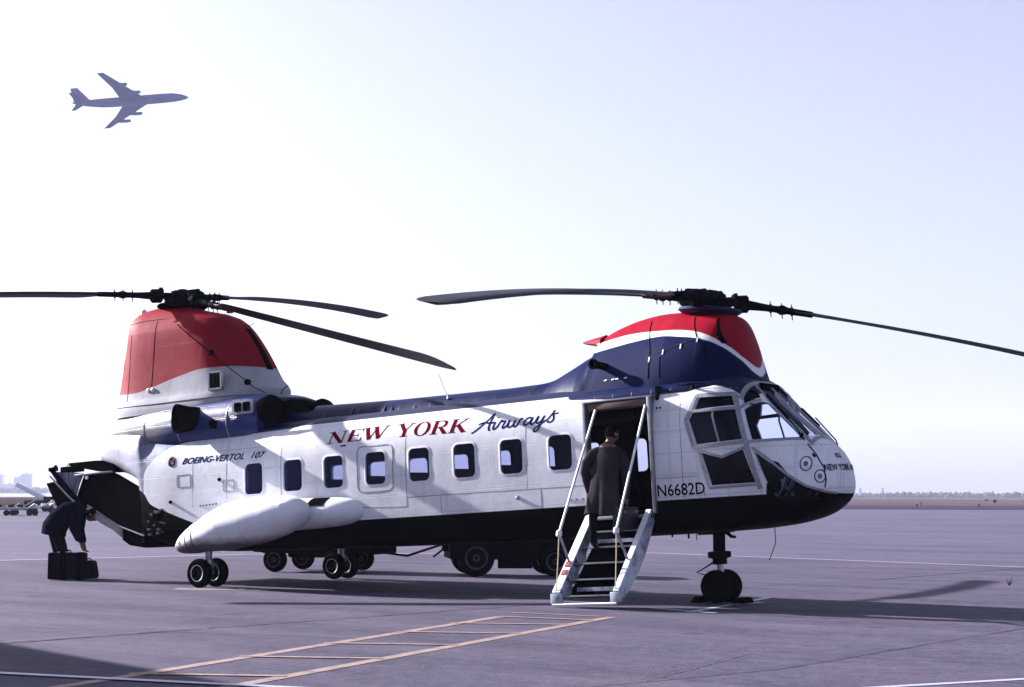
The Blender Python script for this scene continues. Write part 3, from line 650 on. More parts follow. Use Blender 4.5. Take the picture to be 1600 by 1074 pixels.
strip_pyl([(10.77, 3.06), (10.86, 2.90)], .045, 'pylon_vent', M_BLACK, .008)
strip_pyl([(9.79, 2.83), (10.1, 2.9), (10.52, 3.0)], .006, 'pylon_seam', M_GASK, .004)
for x, z in ((9.79, 2.74), (10.01, 2.82), (10.28, 2.87), (10.52, 2.94)): strip_pyl([(x, z), (x, z + .07)], .016, 'latch', M_WHITE, .01)
for x in (9.05, 9.18, 9.25, 9.4): strip_pyl([(x, 2.555), (x + .05, 2.56)], .014, 'latch', M_WHITE, .01)
mb = MB(); mb.lathe([(-.05, .05), (.22, .055), (.24, .075), (.28, .075), (.28, .055), (.1, .045)], (9.02, -pyl_y(9.0, 2.75) + .02, 2.76), (-.25, -1, .12), 18); mb.obj('intake_tube', M_BLACK, heli)
# --- engine cowling
EN = [(-1.25, 2.3, 2.8, .35), (-1.22, 2.2, 2.86, .52), (-1.1, 2.15, 2.93, .68), (-.8, 2.12, 2.97, .80), (-.3, 2.1, 3.0, .90), (.4, 2.1, 3.02, .98), (1.0, 2.1, 3.02, 1.03), (2.3, 2.1, 3.02, 1.03), (2.6, 2.1, 3.0, 1.0), (2.72, 2.12, 2.96, .92)]
def en(x, k=1):
    zb, zt, w_ = lerp_tab(EN, x); zc = (zb + zt) / 2; h = (zt - zb) / 2; return [(x, w_ * k * spow(math.cos(a), 2 / 2.7), zc + h * k * spow(math.sin(a), 2 / 2.7)) for a in [2 * math.pi * i / 48 for i in range(48)]]
mb = MB(); mb.loft([en(x) for x in sorted(set([e[0] for e in EN] + list(np.arange(-1, 2.6, .15))))], True, False)
mb.obj('engine_cowling', M_COWL, heli)
mb = MB(); r0 = en(2.72); mb.loft([r0, [(2.80, p[1] * .93, (p[2] - 2.54) * .93 + 2.54) for p in r0], [(2.80, p[1] * .8, (p[2] - 2.54) * .8 + 2.54) for p in r0], [(2.4, p[1] * .7, (p[2] - 2.54) * .7 + 2.54) for p in r0]], True, True); mb.obj('cowling_front', M_BLUE, heli)
for s_ in (-1, 1):
    MB().lathe([(-.2, .25), (.05, .285), (.12, .25), (.2, .16), (.24, .05)], (2.78, s_ * .64, 2.66), (1, 0, .1), 22).obj('engine_intake', M_BLACK, heli)
    MB().lathe([(-.3, .19), (.05, .205), (.26, .245), (.28, .24), (.27, .21), (.02, .18)], (1.36, s_ * .98, 2.66), (-.45, s_ * .9, .02), 26).obj('engine_exhaust', mat('burnt_metal', (.002, .002, .0025), .8, 0, var=.4, spec=.05), heli)
    for x in (2.43, 2.62): MB().poly([(p[0], s_ * (1.0), p[1]) for p in rrect(x - .075, x + .075, 2.68, 2.83, .02, 2)], (0, s_ * .045, 0)).obj('cowling_vent', M_BLACK, heli)
    MB().poly([(p[0], s_ * 1.0, p[1]) for p in rrect(1.8, 1.95, 2.46, 2.6, .01, 1)], (0, s_ * .04, 0)).obj('cowling_vent', M_BLACK, heli)
mb = MB(); mb.poly([(p[0], -1.01, p[1]) for p in rrect(2.30, 2.75, 2.64, 2.87, .02, 1)], (0, -.028, 0)); mb.obj('vent_plate', M_FRAME, heli)
def en_y(x, z):
    zb, zt, w_ = lerp_tab(EN, x); zc = (zb + zt) / 2; h = (zt - zb) / 2; return w_ * (1 - min(.999, abs(z - zc) / h) ** 2.7) ** (1 / 2.7)
for x in (2.15, 1.05, .2):
    mb = MB(); L1 = [Vector((x, -en_y(x, z) - .006, z)) for z in np.linspace(2.3, 2.95, 14)]; mb.loft([[v + Vector((0, .02, 0)) for v in L1], L1, [v + Vector((.025, 0, 0)) for v in L1]], False, False); mb.obj('cowling_seam', M_FRAME, heli)
# --- aft pylon: horizontal slices fitted so that the traced outline is the silhouette
AP = [(2.84, -1.47, 2.58, .86), (3.0, -1.47, 2.66, .84), (3.12, -1.43, 2.66, .78), (3.28, -1.37, 2.52, .74), (3.68, -1.27, 2.28, .66), (4.04, -1.18, 2.03, .60), (4.29, -1.13, 1.80, .55), (4.42, -1.10, 1.60, .50), (4.52, -1.06, 1.33, .45), (4.60, -.98, 1.0, .40), (4.67, -.85, .75, .34), (4.73, -.62, .55, .27), (4.77, -.35, .40, .18)]
NR, NF = 5.5, 2.4
def sl(q, c_, a_, w_):          # plan section: blunt squared rear, rounded front
    t = .5 + .5 * math.cos(q); n_ = NR + (NF - NR) * (t * t * (3 - 2 * t)); return c_ + a_ * spow(math.cos(q), 2 / n_), w_ * spow(math.sin(q), 2 / n_)
def solve_slice(z, xl, xr, w_):
    kl = (20.2 - xl) / 20.2; kr = (20.2 - xr) / 20.2
    Q_ = [sl(q, 0, 1, w_) for q in np.linspace(0, 2 * np.pi, 240)]; cu = np.array([q[0] for q in Q_]); cy_ = np.array([q[1] for q in Q_])
    c_, a_ = (xl + xr) / 2, (xr - xl) / 2
    for _ in range(30):
        hi = (c_ + a_ * cu + kr * cy_).max(); lo = (c_ + a_ * cu + kl * cy_).min()
        c_ += ((xl + xr) - (hi + lo)) / 2; a_ = max(.15, a_ + ((xr - xl) - (hi - lo)) / 2)
    return c_, a_
rings = []; zs = sorted(set([p[0] for p in AP] + list(np.arange(2.9, 4.5, .1))))
PYT = []
for z in zs:
    xl, xr, w_ = lerp_tab(AP, float(z)); c_, a_ = solve_slice(z, xl, xr, w_); PYT.append((float(z), c_, a_, w_))
    rings.append([(*sl(q, c_, a_, w_), float(z)) for q in [2 * math.pi * k / 72 for k in range(72)]])
MB().loft(rings).obj('aft_pylon', M_APY, heli)
def ap_y(x, z):
    c_, a_, w_ = lerp_tab(PYT, z); lo, hi = 0, math.pi
    for _ in range(26):
        mid_ = (lo + hi) / 2
        if sl(mid_, c_, a_, w_)[0] > x: lo = mid_
        else: hi = mid_
    return sl(lo, c_, a_, w_)[1]
def strip_ap(P, w_, name, m, e=.005):
    pts = []
    for a, b in zip(P, P[1:]):
        for k in range(16): pts.append((a[0] + (b[0] - a[0]) * k / 16, a[1] + (b[1] - a[1]) * k / 16))
    pts.append(P[-1]); MB().tube([(p[0], -ap_y(*p) - e * .2, p[1]) for p in pts], w_ / 2, 5).obj(name, m, heli)
strip_ap([(.62, 4.36), (1.45, 3.78), (2.42, 3.0)], .016, 'pylon_cable', M_BLACK)
strip_ap([(1.45, 3.78), (1.66, 4.2), (1.9, 4.28)], .012, 'pylon_seam', M_GASK)
strip_ap([(2.42, 3.0), (2.52, 3.12), (2.6, 3.14)], .016, 'pylon_seam', M_BLACK)
strip_ap([(-.9, 4.5), (-.2, 4.52), (.3, 4.5)], .008, 'pylon_seam', M_GASK)
strip_ap([(-.9, 3.02), (.3, 3.0), (1.4, 3.0), (2.4, 3.0)], .012, 'pylon_seam', M_GASK)
strip_ap([(.1, 4.48), (.18, 3.2)], .007, 'pylon_seam', M_GASK)
strip_ap([(-.5, 4.3), (-.4, 3.1)], .007, 'pylon_seam', M_GASK)
strip_ap([(-.95, 4.05), (-.75, 3.98), (-.62, 3.7)], .01, 'pylon_cable', M_BLACK); strip_ap([(-.95, 3.45), (-.8, 3.3), (-.7, 3.1)], .008, 'pylon_cable', M_BLACK)
MB().lathe([(-.03, .05), (.02, .05), (.04, .03)], (1.45, -ap_y(1.45, 3.78), 3.78), (0, -1, 0), 14).obj('latch', M_DARK, heli)
for x in (-.12, -.02): MB().lathe([(-.03, .04), (.015, .04), (.03, .02)], (x + .25, -ap_y(x + .25, 3.26), 3.26), (0, -1, 0), 14).obj('position_light', M_WHITE, heli)
mb = MB(); yv = ap_y(1.6, 3.16) + .008
mb.box((1.69, -yv, 3.42), (.3, .05, .03)); mb.box((1.69, -yv, 3.14), (.3, .05, .03)); mb.box((1.555, -yv, 3.28), (.03, .05, .3)); mb.box((1.825, -yv, 3.28), (.03, .05, .3)); mb.obj('louvre_frame', M_METAL, heli)
for k in range(7): MB().box((1.585 + k * .035, -yv + .005, 3.28), (.012, .045, .25), Matrix.Rotation(R(30), 3, 'Z')).obj('louvre_slat', M_DARK, heli)
MB().lathe([(-.03, .05), (.02, .055), (.06, .03)], (2.15, -ap_y(2.15, 3.22), 3.22), (.3, -1, 0), 12).obj('pylon_vent', M_DARK, heli)
# leading edge black slot and boots
mb = MB(); L1, L2 = [], []
for z in np.linspace(3.45, 4.2, 14):
    c_, a_, w_ = lerp_tab(PYT, float(z))
    for LL, q in ((L1, R(4)), (L2, R(-4))): X_, Y_ = sl(q, c_, a_ * 1.004, w_ * 1.004); LL.append(Vector((X_, Y_, z)))
mb.loft([[v - Vector((.03, 0, 0)) for v in L1], L1, L2, [v - Vector((.03, 0, 0)) for v in L2]], False, False); mb.obj('pylon_vent', M_BLACK, heli)
MB().box((3.0, 0, 2.72), (.6, .5, .22), Matrix.Rotation(R(18), 3, 'Y'), .07).obj('shaft_cover', M_BLACK, heli)
for x, y, z in ((1.35, 0, 4.545), (-.72, 0, 4.76)): MB().lathe([(-.03, .06), (.04, .055), (.07, .02)], (x, y, z), (0, 0, 1), 12).obj('beacon', M_RUBRED if x > 1 else M_WHITE, heli)

# --- rotors
def rotor(hub, tips, name, swz, first_light=None):
    hb = Vector(hub); rt = MB(); hx, hy, hz_ = hub
    rt.lathe([(-.16, .12), (-.11, .2), (-.02, .25), (.06, .23), (.11, .14), (.14, .05)], hb, (0, 0, 1), 16)
    rt.tube([hb - UP * .3, hb], .09, 12)
    for k in range(12):
        a = k * math.pi / 6; rt.box(hb + Vector((.17 * math.cos(a), .17 * math.sin(a), .06)), (.04, .04, .09))
    root = rt.obj(name, M_DARK, heli)
    MB().lathe([(-.05, .38), (0, .45), (.035, .43), (.055, .32), (.06, .05)], (hx, hy, swz), ((.13 if 'forward' in name else .02), 0, 1), 36).obj('swashplate_cover', M_BLUE if 'forward' in name else M_BLACK, root)
    mb = MB()
    for k in range(6):
        a = R(k * 60 + 20); q = Vector((.27 * math.cos(a), .27 * math.sin(a), 0)); mb.tube([Vector((hx, hy, swz + .03)) + q, hb + q * .95 - UP * .01], .028, 8)
        mb.box(hb + q - UP * .02, (.09, .07, .07), Matrix.Rotation(a, 3, 'Z'), .015)
    mb.obj('pitch_link', M_DARK, root)
    for tip, bulge, tw0, tw1 in tips:
        tp = Vector(tip); d = tp - hb; Lh = math.hypot(d.x, d.y); e = Vector((d.x, d.y, 0)) / Lh; sdv = UP.cross(e)
        def P(r):
            t_ = r / Lh; return hb + e * r + UP * (d.z * t_ + bulge * 4 * t_ * (1 - t_))
        g_ = MB()     # grip, drag hinge and damper
        g_.tube([P(.08), P(.3), P(.34)], [.07, .07, .05], 10)
        g_.lathe([(-.11, .07), (-.09, .11), (.09, .11), (.11, .07)], P(.45), (0, 0, 1), 14)
        g_.lathe([(-.1, .06), (-.08, .125), (.08, .125), (.1, .06)], P(.45), e, 14)
        g_.box(P(.36) + UP * .05, (.05, .2, .16), Matrix.Rotation(math.atan2(e.y, e.x), 3, 'Z'), .01)
        g_.tube([P(.55), P(.75), P(.85), P(.95), P(1.02), P(1.1), P(1.45)], [.07, .055, .05, .05, .075, .05, .045], 10)
        for rr in (.86, 1.02, 1.16): g_.tube([P(rr) - UP * .12, P(rr) + UP * .1], .008, 5); g_.lathe([(-.012, .065), (.012, .065)], P(rr), e, 10)
        g_.tube([P(.2) + sdv * .12, P(.8) + sdv * .1], .028, 8)
        gr = g_.obj('blade_grip', M_DARK, root)
        rings = []
        for r in list(np.linspace(1.15, 1.9, 6)) + list(np.linspace(2.2, Lh - .35, 22)) + [Lh - .2, Lh - .08, Lh]:
            t_ = min(1, max(0, (r - 1.15) / .75)); ch = .09 + .37 * t_ * t_ * (3 - 2 * t_)
            th_ = .04 * (1 - .3 * t_); tw = R(tw0 + (tw1 - tw0) * r / Lh)
            if r > Lh - .3: ch *= .93 if r < Lh - .1 else (.8 if r < Lh else .55); th_ *= .6
            c_ = P(float(r)); ring = []
            for u, v in ((.27, 0), (.22, .55), (.1, .95), (-.1, .8), (-.4, .35), (-.73, .06), (-.73, -.06), (-.4, -.25), (-.1, -.55), (.1, -.65), (.22, -.4)):
                a_, b_ = u * ch, v * th_; ring.append(c_ + sdv * (a_ * math.cos(tw) - b_ * math.sin(tw)) + UP * (a_ * math.sin(tw) + b_ * math.cos(tw)))
            rings.append(ring)
        MB().loft(rings).obj('rotor_blade', M_BLADE, gr, 50)
    return root
rotor((.24, 0, 4.93), [((-1.16, 7.36, 5.40), .12, 2, -4), ((7.36, -1.97, 2.83), .0, -22, -26), ((-5.46, -4.88, 4.95), .15, 4, 0)], 'aft_rotor_head', 4.76)
rotor((10.4, 0, 3.60), [((11.07, -7.47, 2.73), .13, -8, -15), ((16.2, 4.6, 1.80), .14, 9, 2), ((3.55, 2.9, 4.78), .10, 4, 0)], 'forward_rotor_head', 3.44)

# --- sponsons and landing gear
def wheel(c, r, w_, root, s_, rimr=.55, rimmat=None):
    c = Vector(c); t = MB(); pr = []
    for k in range(17):
        a = math.pi * k / 16; pr.append((-w_ / 2 * math.cos(a), r - (w_ * .42) * (1 - math.sin(a) ** .6)))
    t.lathe([(-w_ / 2 * .8, r * rimr)] + pr + [(w_ / 2 * .8, r * rimr)], c, (0, 1, 0), 36)
    o = t.obj('wheel', M_RUB, root)
    for q in (-1, 1):
        MB().lathe([(-.01, r * .25), (w_ * .36, r * .24), (w_ * .38, r * .14), (w_ * .30, r * .28), (w_ * .29, r * .40), (w_ * .27, r * .46), (w_ * .40, r * .52), (w_ * .43, r * .57), (w_ * .36, r * .58), (w_ * .1, r * .56)], c, (0, q, 0), 32).obj('rim', rimmat or M_WHITE, o)
        h = MB()
        for k in range(8): a = k * math.pi / 4; h.lathe([(0, .012), (.012, .01)], c + Vector((r * .34 * math.cos(a), q * w_ * .22, r * .34 * math.sin(a))), (0, q, 0), 6)
        h.lathe([(w_ * .3, r * .15), (w_ * .42, r * .12)], c, (0, q, 0), 12); h.obj('hub', M_BLACK, o)
    return o
SP = [(1.58, .58, .03, .02), (1.62, .58, .09, .07), (1.75, .61, .18, .14), (1.95, .66, .27, .20), (2.3, .74, .38, .265), (2.8, .83, .46, .34), (3.3, .89, .45, .34), (3.7, .93, .41, .30), (4.0, .965, .34, .235), (4.18, .99, .23, .16), (4.27, 1.02, .09, .06), (4.29, 1.02, .02, .02)]
for s_ in (-1, 1):
    rg = []
    for x in sorted(set([p[0] for p in SP] + list(np.arange(1.7, 4.2, .1)))):
        zc, ry, rz = lerp_tab(SP, float(x)); yc = 1.60 + .0 * x
        rg.append([(float(x), s_ * (yc + ry * math.cos(a)), zc + rz * (1.15 if math.sin(a) > 0 else 1) * math.sin(a)) for a in [2 * math.pi * k / 32 for k in range(32)]])
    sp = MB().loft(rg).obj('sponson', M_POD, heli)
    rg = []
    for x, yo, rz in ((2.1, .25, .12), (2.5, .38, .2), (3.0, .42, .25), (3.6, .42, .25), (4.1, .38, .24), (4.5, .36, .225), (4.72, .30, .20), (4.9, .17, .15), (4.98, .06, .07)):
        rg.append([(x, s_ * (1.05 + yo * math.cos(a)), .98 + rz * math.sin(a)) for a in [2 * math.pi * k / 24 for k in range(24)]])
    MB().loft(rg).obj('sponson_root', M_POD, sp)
    MB().loft([[Vector((x_, s_ * (1.05 + (yo_ + e_) * math.cos(R(a_))), .98 + (rz_ + e_) * math.sin(R(a_)))) for a_ in range(24, 70, 6)] for x_, yo_, rz_, e_ in ((4.10, .38, .24, -.02), (4.10, .38, .24, .008), (4.25, .378, .237, .008), (4.42, .368, .23, .008), (4.42, .368, .23, -.02))], False, False).obj('sponson_vent', M_BLACK, sp)
    MB().lathe([(-.03, .06), (.012, .055), (.02, .03)], (1.86, s_ * 1.82, .66), (-.35, s_ * 1, .1), 18).obj('tail_light', M_METAL, sp)
    for xq in (2.03, 2.22):
     mb = MB(); mb.loft([[(x, s_ * (1.6 + (lerp_tab(SP, x)[1] + e) * math.cos(a)), lerp_tab(SP, x)[0] + (lerp_tab(SP, x)[2] + e) * (1.15 if math.sin(a) > 0 else 1) * math.sin(a)) for a in [2 * math.pi * k / 32 for k in range(32)]] for x, e in ((xq, -.004), (xq, .004), (xq + .016, .004), (xq + .016, -.004))], True, False); mb.obj('sponson_seam', M_GASK, sp)
    z0 = gz(2.25, s_ * 1.62); r_ = .225
    mg = MB(); mg.tube([(2.3, s_ * 1.62, .6), (2.25, s_ * 1.62, z0 + r_ + .1)], .055, 12); mg.lathe([(0, .075), (.06, .075)], (2.27, s_ * 1.62, z0 + .36), (0, 0, 1), 12)
    mg.tube([(2.25, s_ * 1.42, z0 + r_), (2.25, s_ * 1.82, z0 + r_)], .035, 8); mg.tube([(2.27, s_ * 1.62, z0 + .42), (2.42, s_ * 1.62, z0 + .36), (2.27, s_ * 1.62, z0 + r_)], .02, 6)
    ga = mg.obj('main_gear', M_METAL, heli)
    for y in (1.44, 1.80): wheel((2.25, s_ * y, gz(2.25, s_ * y) + r_), r_, .165, ga, s_)
z0 = gz(10.3, 0); r_ = .225
mg = MB(); mg.tube([(10.32, 0, .45), (10.3, 0, .12)], .085, 14); mg.lathe([(0, .11), (.02, .16), (.09, .16), (.10, .12)], (10.3, 0, .02), (0, 0, 1), 16); mg.lathe([(0, .10), (.09, .10)], (10.3, 0, -.06), (0, 0, 1), 14)
mg.box((10.3, -.2, .07), (.1, .1, .08), None, .01).box((10.42, .1, .42), (.12, .12, .1)).box((10.12, 0, .4), (.2, .14, .1))
mg.tube([(10.22, 0, -.02), (10.0, -.12, -.16), (10.22, 0, -.24)], .014, 6); mg.lathe([(0, .085), (.14, .085)], (10.3, 0, -.36), (0, 0, 1), 12); mg.box((10.4, 0, -.26), (.14, .03, .03)); mg.tube([(10.3, 0, -.3), (10.3, 0, z0 + r_)], .06, 10)
mg.tube([(10.3, -.2, z0 + r_), (10.3, .2, z0 + r_)], .035, 8); mg.tube([(10.42, 0, .38), (10.5, 0, .31), (10.56, 0, .3)], [.03, .025, .02], 6)
ng = mg.obj('nose_gear', M_DARK, heli); MB().tube([(10.3, 0, -.05), (10.3, 0, -.3)], .048, 14).obj('oleo_strut', M_METAL, ng)
for y in (-.155, .155): wheel((10.3, y, gz(10.3, y) + r_), r_, .165, ng, 1, .55, M_DARK)

# --- open cargo hatch at the tail
MB().poly([(.28, -1.04, 1.55), (-.42, -.97, 1.86), (-.62, -.95, 1.93), (-1.30, -.92, 1.925), (-1.41, -.92, 1.72), (-1.49, -.92, 1.56), (-1.35, -.92, 1.36), (-1.05, -.95, 1.22), (-.35, -1.0, .92), (.3, -1.05, .66)], (0, .05, 0)).obj('hatch_side_panel', M_BLACK, heli)
MB().poly([(.28, 1.0, 1.55), (-.42, .95, 1.86), (-.95, .9, 1.93), (-1.5, .88, 1.3), (-.35, .95, .92), (.3, 1.0, .66)], (0, -.05, 0)).obj('hatch_side_panel', M_BLACK, heli)
o = MB().poly([(-.46, -.98, 1.90), (-.60, -.98, 2.06), (-.95, -.98, 2.14), (-1.63, -.98, 2.14), (-1.63, -.98, 2.10), (-.90, -.98, 1.95)], (0, 1.0, .03)).obj('upper_hatch', M_BLACK, heli)
MB().box((-1.0, -.97, 1.92), (.95, .05, .035), None, .008).obj('hatch_rail', M_METAL, heli)
MB().lathe([(0, .035), (.02, .03)], (-1.17, -.975, 1.86), (0, -1, 0), 12).obj('hatch_pin', M_WHITE, heli)
# silver lining sheet with the dark beam below it
n = NT('silver_lining'); c = n.mix(n.noise(5, 6, .35, .65, stretch=(1, 1, .5)), (.045, .065, .15), (.25, .27, .35)); n.L(c, n.b.inputs['Base Color']); n.b.inputs['Metallic'].default_value = .3; n.b.inputs['Roughness'].default_value = .4
bp = n.t.nodes.new('ShaderNodeBump'); bp.inputs['Strength'].default_value = .6; bp.inputs['Distance'].default_value = .04; n.L(n.noise(7, 3, 0, 1), bp.inputs['Height']); n.L(bp.outputs['Normal'], n.b.inputs['Normal'])
MB().poly([(-2.05, -.96, 2.02), (-1.30, -.95, 1.95), (-1.42, -.95, 1.75), (-1.50, -.95, 1.55)], (0, .03, 0)).obj('hatch_lining', n.M, heli)
MB().poly([(-2.12, -1.0, 2.07), (-2.0, -1.0, 2.03), (-1.46, -1.0, 1.56), (-1.12, -1.0, 1.28), (-1.2, -1.0, 1.25), (-1.75, -1.0, 1.66)], (0, .06, 0)).obj('hatch_beam', M_LETK, heli)
MB().tube([(-2.06, -1.02, 1.94), (-1.6, -1.02, 1.57), (-1.2, -1.02, 1.29)], .016, 6).obj('hatch_rail', M_METAL, heli)
MB().box((-1.62, -.9, 2.035), (.5, .12, .11), None, .02).obj('hatch_beam', M_BLACK, heli)
mb = MB(); mb.box((-2.03, -.97, 2.06), (.16, .1, .07), None, .015).tube([(-2.1, -.97, 2.03), (-1.95, -.97, 2.11)], .03, 6); mb.obj('hatch_hinge', M_DARK, heli)
MB().tube([(-1.60, -1.03, 2.12), (-1.55, -1.03, 1.8), (-1.45, -1.03, 1.6)], .006, 5).obj('hatch_cable', M_BLACK, heli)
MB().poly([(-2.30, -.9, 1.83), (-1.97, -.9, 1.86), (-1.55, -.9, 1.52), (-1.3, -.9, 1.25), (-1.9, -.9, 1.20)], (0, .06, 0)).obj('lower_hatch', M_BLACK, heli)
# ramp: dark tub with pale outer skin aft
MB().poly([(.30, -1.05, .70), (.30, -1.05, .60), (-.10, -1.03, .66), (-.30, -1.0, .76), (-.32, -1.0, .95), (.28, -1.05, .76)], (0, 2.0, 0)).obj('cargo_ramp', M_BLACK, heli)
MB().poly([(-.29, -1.04, .80), (-.28, -1.04, .94), (-.45, -1.04, 1.03), (-1.12, -1.04, 1.34), (-1.16, -1.04, 1.27), (-.78, -1.04, 1.06), (-.48, -1.04, .93)], (0, 1.9, 0)).obj('ramp_lip', mat('ramp_pale', (.36, .35, .34), .5, var=.25, vscale=5), heli)
MB().tube([(-1.12, -1.02, 1.38), (-.35, -1.03, .99), (.28, -1.07, .80)], .014, 6).obj('ramp_rail', M_METAL, heli)
mb = MB()
rn = random.Random(3)
for k in range(16): mb.box((.3 + rn.random() * .5, -side_y(.5, 1.0) - .005, .8 + rn.random() * .42), (rn.uniform(.02, .1), .03, rn.uniform(.01, .05)), None, .004)
for k in range(12): mb.lathe([(0, .008), (.02, .006)], (.27, -1.075, .7 + k * .05), (0, -1, 0), 6)
mb.obj('latch_fittings', mat('oily_fittings', (.06, .06, .10), .35, .5), heli)

# --- airstair
st = MB(); ZS = []
def stair_pt(t, x, off=0): # t 0 top .. 1 bottom ; off = normal offset
    y = -1.12 - 1.0 * t; z = .62 - 1.02 * t; return Vector((x, y - off * .71, z + off * .70))
air = MB().box((9.44, -1.16, .64), (.98, .12, .05), None, .01).obj('airstair', M_METAL, heli)
n = NT('stringer_paint'); c = n.mix(n.noise(7, 7, .42, .7), (.36, .40, .50), (.07, .075, .12)); n.L(c, n.b.inputs['Base Color']); n.b.inputs['Roughness'].default_value = .4; M_STR = n.M
for x, s_ in ((9.87, 1), (8.98, -1)):
    ts = np.linspace(0, 1, 16); up_, lo_ = [], []
    for t in ts:
        wd = .16 + .10 * math.sin(math.pi * min(1, t * 1.0)) ; base = stair_pt(float(t), x)
        up_.append(base + Vector((0, -.05, .10))); lo_.append(base + Vector((0, .05 + .065 * math.sin(math.pi * t), -.05 - .065 * math.sin(math.pi * t) if t < .97 else -.02)))
    lo_[-1] = up_[-1] + Vector((0, .12, -.09)); 
    MB().loft([[p for p in up_] + [p for p in lo_[::-1]], [p + Vector((.035 * s_, 0, 0)) for p in up_] + [p + Vector((.035 * s_, 0, 0)) for p in lo_[::-1]]]).obj('stringer', M_STR, air)
    w_ = .14 if s_ < 0 else .05
    xa, xb_ = (x - .06, x + .055) if s_ < 0 else (x - .03, x + .045)
    MB().loft([[Vector((xa, p.y - .004, p.z + .004)) for p in up_], [Vector((xb_, p.y - .004, p.z + .004)) for p in up_], [Vector((xb_, p.y + .012, p.z - .016)) for p in up_], [Vector((xa, p.y + .012, p.z - .016)) for p in up_], [Vector((xa, p.y - .004, p.z + .004)) for p in up_]], False, False).obj('stringer_edge', M_WHITE, air)
    e = up_[-1]; MB().box((x, e.y + .02, e.z - .08), (.16 if s_ < 0 else .14, .08, .13), None, .01).obj('stair_foot', M_STR, air)
    if s_ < 0:
        for t in (.66, .76):
            p = stair_pt(t, x) + Vector((0, -.058, .108)); MB().box(p, (.07, .012, .085), Matrix.Rotation(R(-45), 3, 'X')).obj('step_marking', M_RUBRED, air)
        for t in (.47, .7, .88):
            p = stair_pt(t, x + .05); MB().lathe([(0, .12), (.012, .115)], p + Vector((0, .02, 0)), (1, 0, 0), 18).obj('step_bracket', M_STR, air)
    bx = x; ktop = Vector((9.90 if s_ > 0 else 9.12, -1.13, 2.12)); kn = Vector((9.84 if s_ > 0 else 8.97, -2.0, .46))
    hr = MB().tube([ktop, kn], .017, 8).obj('handrail', M_WHITE, air)
    MB().lathe([(-.045, .02), (-.03, .04), (.03, .04), (.045, .02)], kn, (0, .3, 1), 10).obj('handrail_joint', M_WHITE, hr)
    MB().tube([kn, stair_pt(.60, x, .12)], .017, 8).obj('handrail_strut', M_METAL, hr)
    q = stair_pt(.97, x, .1); MB().tube([kn, kn * .6 + q * .4 + Vector((.005, 0, 0)), q], .008, 6).obj('handrail_rope', M_ROPE, hr)
for k, t in enumerate((.14, .34, .54, .74, .94)):
    p = stair_pt(t, 9.425); tr = MB().box(p + Vector((0, .04, -.02)), (.85, .22, .025), None, .006).obj('step_tread', M_BLACK, air)
    MB().box(p + Vector((0, -.08, -.018)), (.84, .014, .022), None, .004).obj('tread_edge', M_METAL, tr)
    if k in (1, 4): 
        MB().box(p + Vector((.06, .11, .06)), (.62, .012, .05)).obj('step_riser', M_STR, tr)
MB().loft([[stair_pt(.02, x_) + Vector((0, .16, -.10)), stair_pt(.93, x_) + Vector((0, .13, -.04)), stair_pt(.93, x_) + Vector((0, .15, -.06)), stair_pt(.02, x_) + Vector((0, .18, -.12))] for x_ in (9.02, 9.84)]).obj('stair_back', M_BLACK, air)
p = stair_pt(1.0, 9.425); MB().tube([p + Vector((-.50, -.06, -.06)), p + Vector((.46, -.06, -.06))], .018, 6).obj('stair_bar', M_WHITE, air)

# --- antennas and small fittings
MB().tube([(6.02, -.25, 2.62), (5.9, -.3, 3.0)], .004, 4).lathe([(0, .02), (.08, .01)], (6.02, -.25, 2.6), (0, 0, 1), 8).obj('whip_antenna', M_METAL, heli)
MB().tube([(10.3, -.93, 2.36), (10.75, -1.0, 2.345)], [.006, .010], 6).tube([(10.52, -.92, 2.3), (10.56, -1.0, 2.35)], .018, 6).lathe([(-.06, .004), (0, .016), (.1, .014), (.16, .004)], (10.5, -1.0, 2.35), (1, 0, 0), 8).obj('pitot_antenna', M_DARK, heli)
MB().tube([(11.42, -.6, .44), (11.43, -.62, .2), (11.32, -.62, -.02)], .006, 4).obj('wire_antenna', M_BLACK, heli)
for x, l in ((10.0, .07), (10.12, .1), (6.9, .05), (9.75, .04)): MB().tube([(x, -.3, .40), (x, -.3, .38 - l)], .015 if l < .08 else .006, 6).obj('drain_stub', M_BLACK, heli)
mb = MB(); mb.tube([(11.72, .3, on_top(11.72, .3, .09)), (11.98, .33, on_top(11.98, .33, .05)), (12.0, .33, on_top(12.0, .33, .0))], .010, 5); mb.tube([(11.55, .25, on_top(11.55, .25, .05)), (11.78, .28, on_top(11.78, .28, .03))], .016, 5); mb.obj('wiper', M_BLACK, heli)
mb = MB(); mb.tube([(11.55, -.45, on_top(11.55, -.45, .05)), (11.80, -.5, on_top(11.8, -.5, .04)), (11.88, -.5, on_top(11.88, -.5, 0))], .010, 5); mb.tube([(11.36, -.43, on_top(11.36, -.43, .04)), (11.66, -.46, on_top(11.66, -.46, .03))], .016, 5); mb.lathe([(0, .03), (.06, .03)], (11.84, -.5, on_top(11.84, -.5, -.01)), (0, 0, 1), 8); mb.obj('wiper', M_BLACK, heli)
def ring_on(x, z, r0, r1, name, m, e=.006):
    sq = .62 if x > 11 else .95
    L = [[Vector((x + rr * math.cos(a) * sq, -(side_y(x + rr * math.cos(a) * sq, z + rr * math.sin(a)) + e), z + rr * math.sin(a))) for a in [2 * math.pi * k / 28 for k in range(28)]] for rr in (r1, r0)]
    L.append([v + Vector((0, .015, 0)) for v in L[1]]); L.insert(0, [v + Vector((0, .015, 0)) for v in L[0]])
    MB().loft(L, True, False).obj(name, m, heli)
